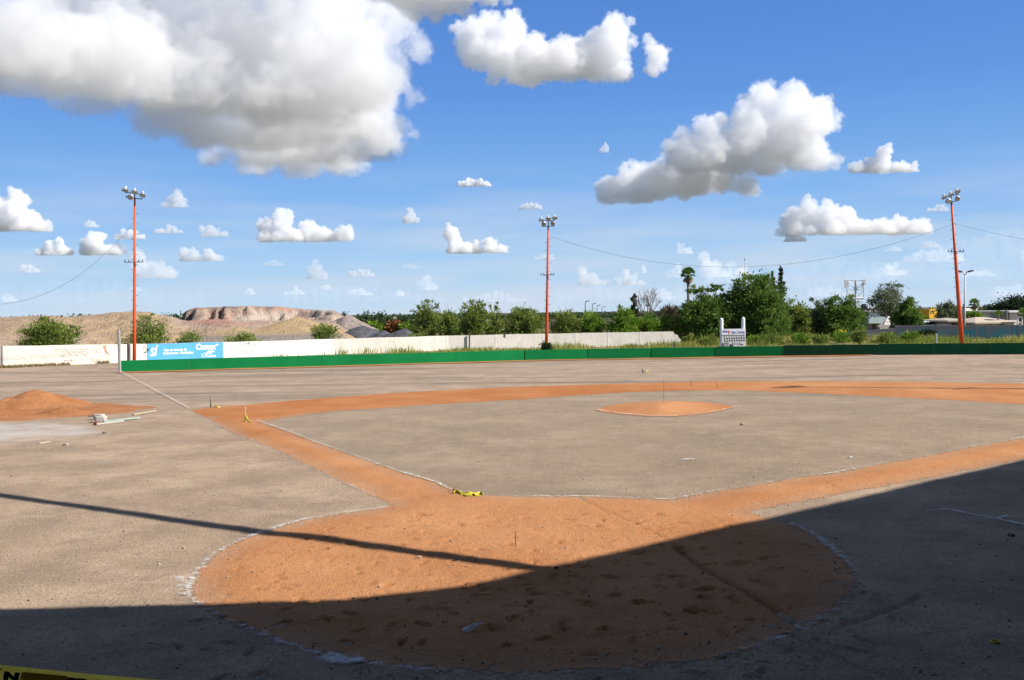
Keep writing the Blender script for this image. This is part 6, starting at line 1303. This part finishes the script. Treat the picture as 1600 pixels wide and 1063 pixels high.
def cb(x0, y0, x1, y1, seed, prof, Y=7000, dens=1.2, kids=6, n=None, rough=1.0, flat=True):
    """small cumulus: prof = [(u, height fraction)] of its top outline over a flat bottom"""
    q = random.Random(seed); w, h = x1 - x0, y1 - y0; n = n or max(4, int(w / (h * .42))); P_ = []
    us = np.array([p[0] for p in prof]); hs = np.array([p[1] for p in prof])
    for i in range(n):
        u_ = (i + .5) / n; top = float(np.interp(u_, us, hs)) * h; r_ = max(h * .16, min(h * .30, w / n * .75)) * q.uniform(.85, 1.15)
        cx = x0 + r_ * .7 + (w - 1.4 * r_) * u_; yy = y1 - r_ * .5
        while True:
            P_.append((cx + q.uniform(-.25, .25) * r_, yy, r_)); yy -= r_ * 1.0; r_ *= .93
            if yy - r_ * .7 < y1 - top: break
    return cloud(P_, Y, base=y1 - h * .08 if flat else None, seed=seed, dens=dens, kids=kids, vox=.10, rough=rough)
cb(1318, 222, 1445, 274, 11, [(0, .25), (.2, .5), (.38, .75), (.5, 1), (.6, .9), (.72, .55), (1, .12)], 5200)
cb(1208, 298, 1470, 374, 12, [(0, .55), (.08, .85), (.2, .95), (.3, 1), (.42, .8), (.52, .5), (.65, .36), (.78, .45), (.9, .4), (1, .2)], 5600, 1.2)
cb(1222, 352, 1262, 380, 112, [(0, .5), (.5, 1), (1, .4)], 5600, .8)
cb(-90, 286, 86, 368, 13, [(0, 1), (.3, 1), (.55, .92), (.72, 1), (.82, .8), (.93, .6), (1, .2)], 5600, 1.3)
cb(48, 366, 122, 402, 14, [(0, .4), (.35, .75), (.6, 1), (.85, .6), (1, .3)], 7000)
cb(122, 355, 200, 402, 15, [(0, .8), (.2, 1), (.45, .85), (.75, .5), (1, .15)], 7000)
cb(393, 320, 556, 383, 16, [(0, .5), (.08, .7), (.15, 1), (.3, .95), (.42, .62), (.53, .78), (.66, .55), (.85, .35), (1, .15)], 6500, 1.3)
cb(686, 350, 804, 400, 17, [(0, .75), (.08, 1), (.16, .85), (.3, .65), (.5, .6), (.62, .55), (.75, .75), (.88, .6), (1, .25)], 6500, 1.3)
cb(712, 276, 770, 293, 18, [(0, .5), (.3, 1), (.7, .85), (1, .4)], 6000, .9); cb(806, 314, 850, 329, 19, [(0, .5), (.4, .9), (.8, 1), (1, .4)], 6000, .45)
cb(626, 323, 658, 351, 20, [(0, .35), (.4, 1), (.7, .7), (1, .2)], 6500, .55); cb(248, 295, 297, 327, 21, [(0, .35), (.3, .55), (.65, 1), (1, .45)], 6500, .4)
cb(176, 352, 228, 376, 22, [(0, .5), (.4, 1), (1, .2)], 7000, .7); cb(238, 345, 290, 367, 23, [(0, .8), (.25, .6), (.55, 1), (1, .2)], 7000, .45); cb(307, 346, 360, 372, 24, [(0, .8), (.25, 1), (.6, .75), (1, .3)], 7000, .45); cb(128, 341, 158, 357, 25, [(0, .6), (.5, 1), (1, .3)], 7000, .3)
cb(276, 380, 350, 411, 26, [(0, .95), (.15, .8), (.4, .6), (.65, .8), (1, .35)], 7600, .6); cb(198, 384, 280, 440, 27, [(0, .25), (.15, 1), (.3, .6), (.55, .75), (.8, .4), (1, .15)], 8000, .9)
cb(20, 406, 66, 428, 28, [(0, .3), (.55, 1), (1, .2)], 8000, .9); cb(476, 397, 516, 440, 29, [(0, .3), (.3, 1), (.55, .7), (.85, .5), (1, .2)], 8000, .55); cb(542, 418, 588, 434, 30, [(0, .8), (.6, 1), (1, .5)], 8500, .7)
cb(410, 405, 450, 417, 31, [(0, .5), (.5, 1), (1, .4)], 8500, .35); cb(620, 411, 662, 421, 32, [(0, .4), (.5, 1), (1, .4)], 8500, .3); cb(832, 394, 872, 407, 33, [(0, .5), (.6, 1), (1, .5)], 8500, .6); cb(648, 426, 690, 456, 34, [(0, .6), (.35, 1), (.7, .5), (1, .2)], 9500, .4)
cb(440, 447, 480, 462, 35, [(0, .4), (.6, 1), (1, .4)], 10000, .5); cb(540, 448, 586, 463, 36, [(0, .7), (.4, 1), (1, .4)], 10000, .5); cb(616, 450, 634, 464, 37, [(0, .6), (.5, 1), (1, .4)], 10000, .5); cb(500, 442, 522, 453, 38, [(0, .6), (.5, 1), (1, .4)], 10000, .35); cb(380, 446, 402, 462, 39, [(0, .6), (.5, 1), (1, .4)], 10000, .45); cb(0, 454, 30, 474, 40, [(0, .6), (.4, 1), (1, .3)], 10000, .35); cb(200, 446, 224, 456, 41, [(0, .6), (.5, 1), (1, .4)], 10000, .3)
cb(898, 415, 962, 449, 42, [(0, .7), (.15, 1), (.4, .7), (.7, .5), (1, .3)], 8500, .75); cb(955, 419, 1012, 449, 43, [(0, .4), (.35, 1), (.55, .9), (.8, .5), (1, .2)], 8500, .75)
cb(1082, 389, 1176, 438, 44, [(0, .7), (.2, 1), (.35, .8), (.55, .5), (.85, .4), (1, .15)], 9000, .8); cb(1055, 376, 1084, 399, 45, [(0, .9), (.25, 1), (.6, .55), (1, .6)], 9000, .5); cb(1036, 412, 1078, 436, 46, [(0, .4), (.6, 1), (1, .6)], 9500, .5); cb(1000, 412, 1012, 428, 47, [(0, .8), (.5, 1), (1, .4)], 9500, .4)
cb(1408, 386, 1510, 412, 48, [(0, .5), (.2, .8), (.5, 1), (.8, .9), (1, .5)], 8500, .5); cb(1372, 404, 1418, 433, 49, [(0, .6), (.5, 1), (1, .5)], 9000, .5); cb(1436, 374, 1472, 390, 50, [(0, .7), (.5, 1), (1, .6)], 8000, .4); cb(1380, 383, 1412, 394, 51, [(0, .4), (.6, 1), (1, .4)], 8500, .4); cb(1445, 317, 1486, 332, 52, [(0, .3), (.6, 1), (1, .7)], 6500, .35); cb(1590, 378, 1640, 420, 53, [(0, .6), (.4, 1), (1, .8)], 8500, .4); cb(934, 219, 953, 240, 54, [(0, .4), (.7, 1), (1, .6)], 5200, .3); cb(1012, 450, 1060, 470, 55, [(0, .4), (.5, 1), (1, .4)], 11000, .3); cb(1500, 416, 1560, 434, 56, [(0, .4), (.3, 1), (1, .5)], 9500, .3)

# thin broad veils low in the sky
cb(1350, 346, 1680, 436, 61, [(0, .25), (.3, .6), (.7, 1), (1, 1)], 9500, .10, n=14, rough=1.9, flat=False); cb(1190, 398, 1420, 446, 62, [(0, .4), (.5, 1), (1, .5)], 10500, .09, n=12, rough=1.9, flat=False)
cb(860, 436, 1090, 470, 63, [(0, .4), (.4, 1), (1, .6)], 11000, .10, n=14, rough=1.9, flat=False); cb(430, 440, 700, 472, 64, [(0, .5), (.5, 1), (1, .4)], 11500, .07, n=16, rough=1.9, flat=False); cb(-60, 432, 330, 474, 65, [(0, .6), (.4, 1), (1, .4)], 11500, .05, n=18, rough=1.9, flat=False)
cb(1096, 405, 1200, 446, 66, [(0, .7), (.4, 1), (1, .3)], 9800, .3, rough=1.3); cb(1255, 440, 1330, 466, 67, [(0, .5), (.5, 1), (1, .4)], 11000, .25); cb(1540, 440, 1620, 466, 68, [(0, .5), (.5, 1), (1, .6)], 11000, .25); cb(720, 452, 830, 474, 69, [(0, .4), (.5, 1), (1, .4)], 12000, .2); cb(1090, 440, 1130, 462, 70, [(0, .5), (.5, 1), (1, .6)], 11000, .4)
# torn shreds round the large cloud
cb(626, 30, 676, 84, 71, [(0, .8), (.5, 1), (1, .5)], 3500, .10, n=5, rough=1.9, flat=False); cb(606, 176, 660, 214, 73, [(0, .8), (.5, 1), (1, .3)], 3800, .09, n=4, rough=1.9, flat=False)
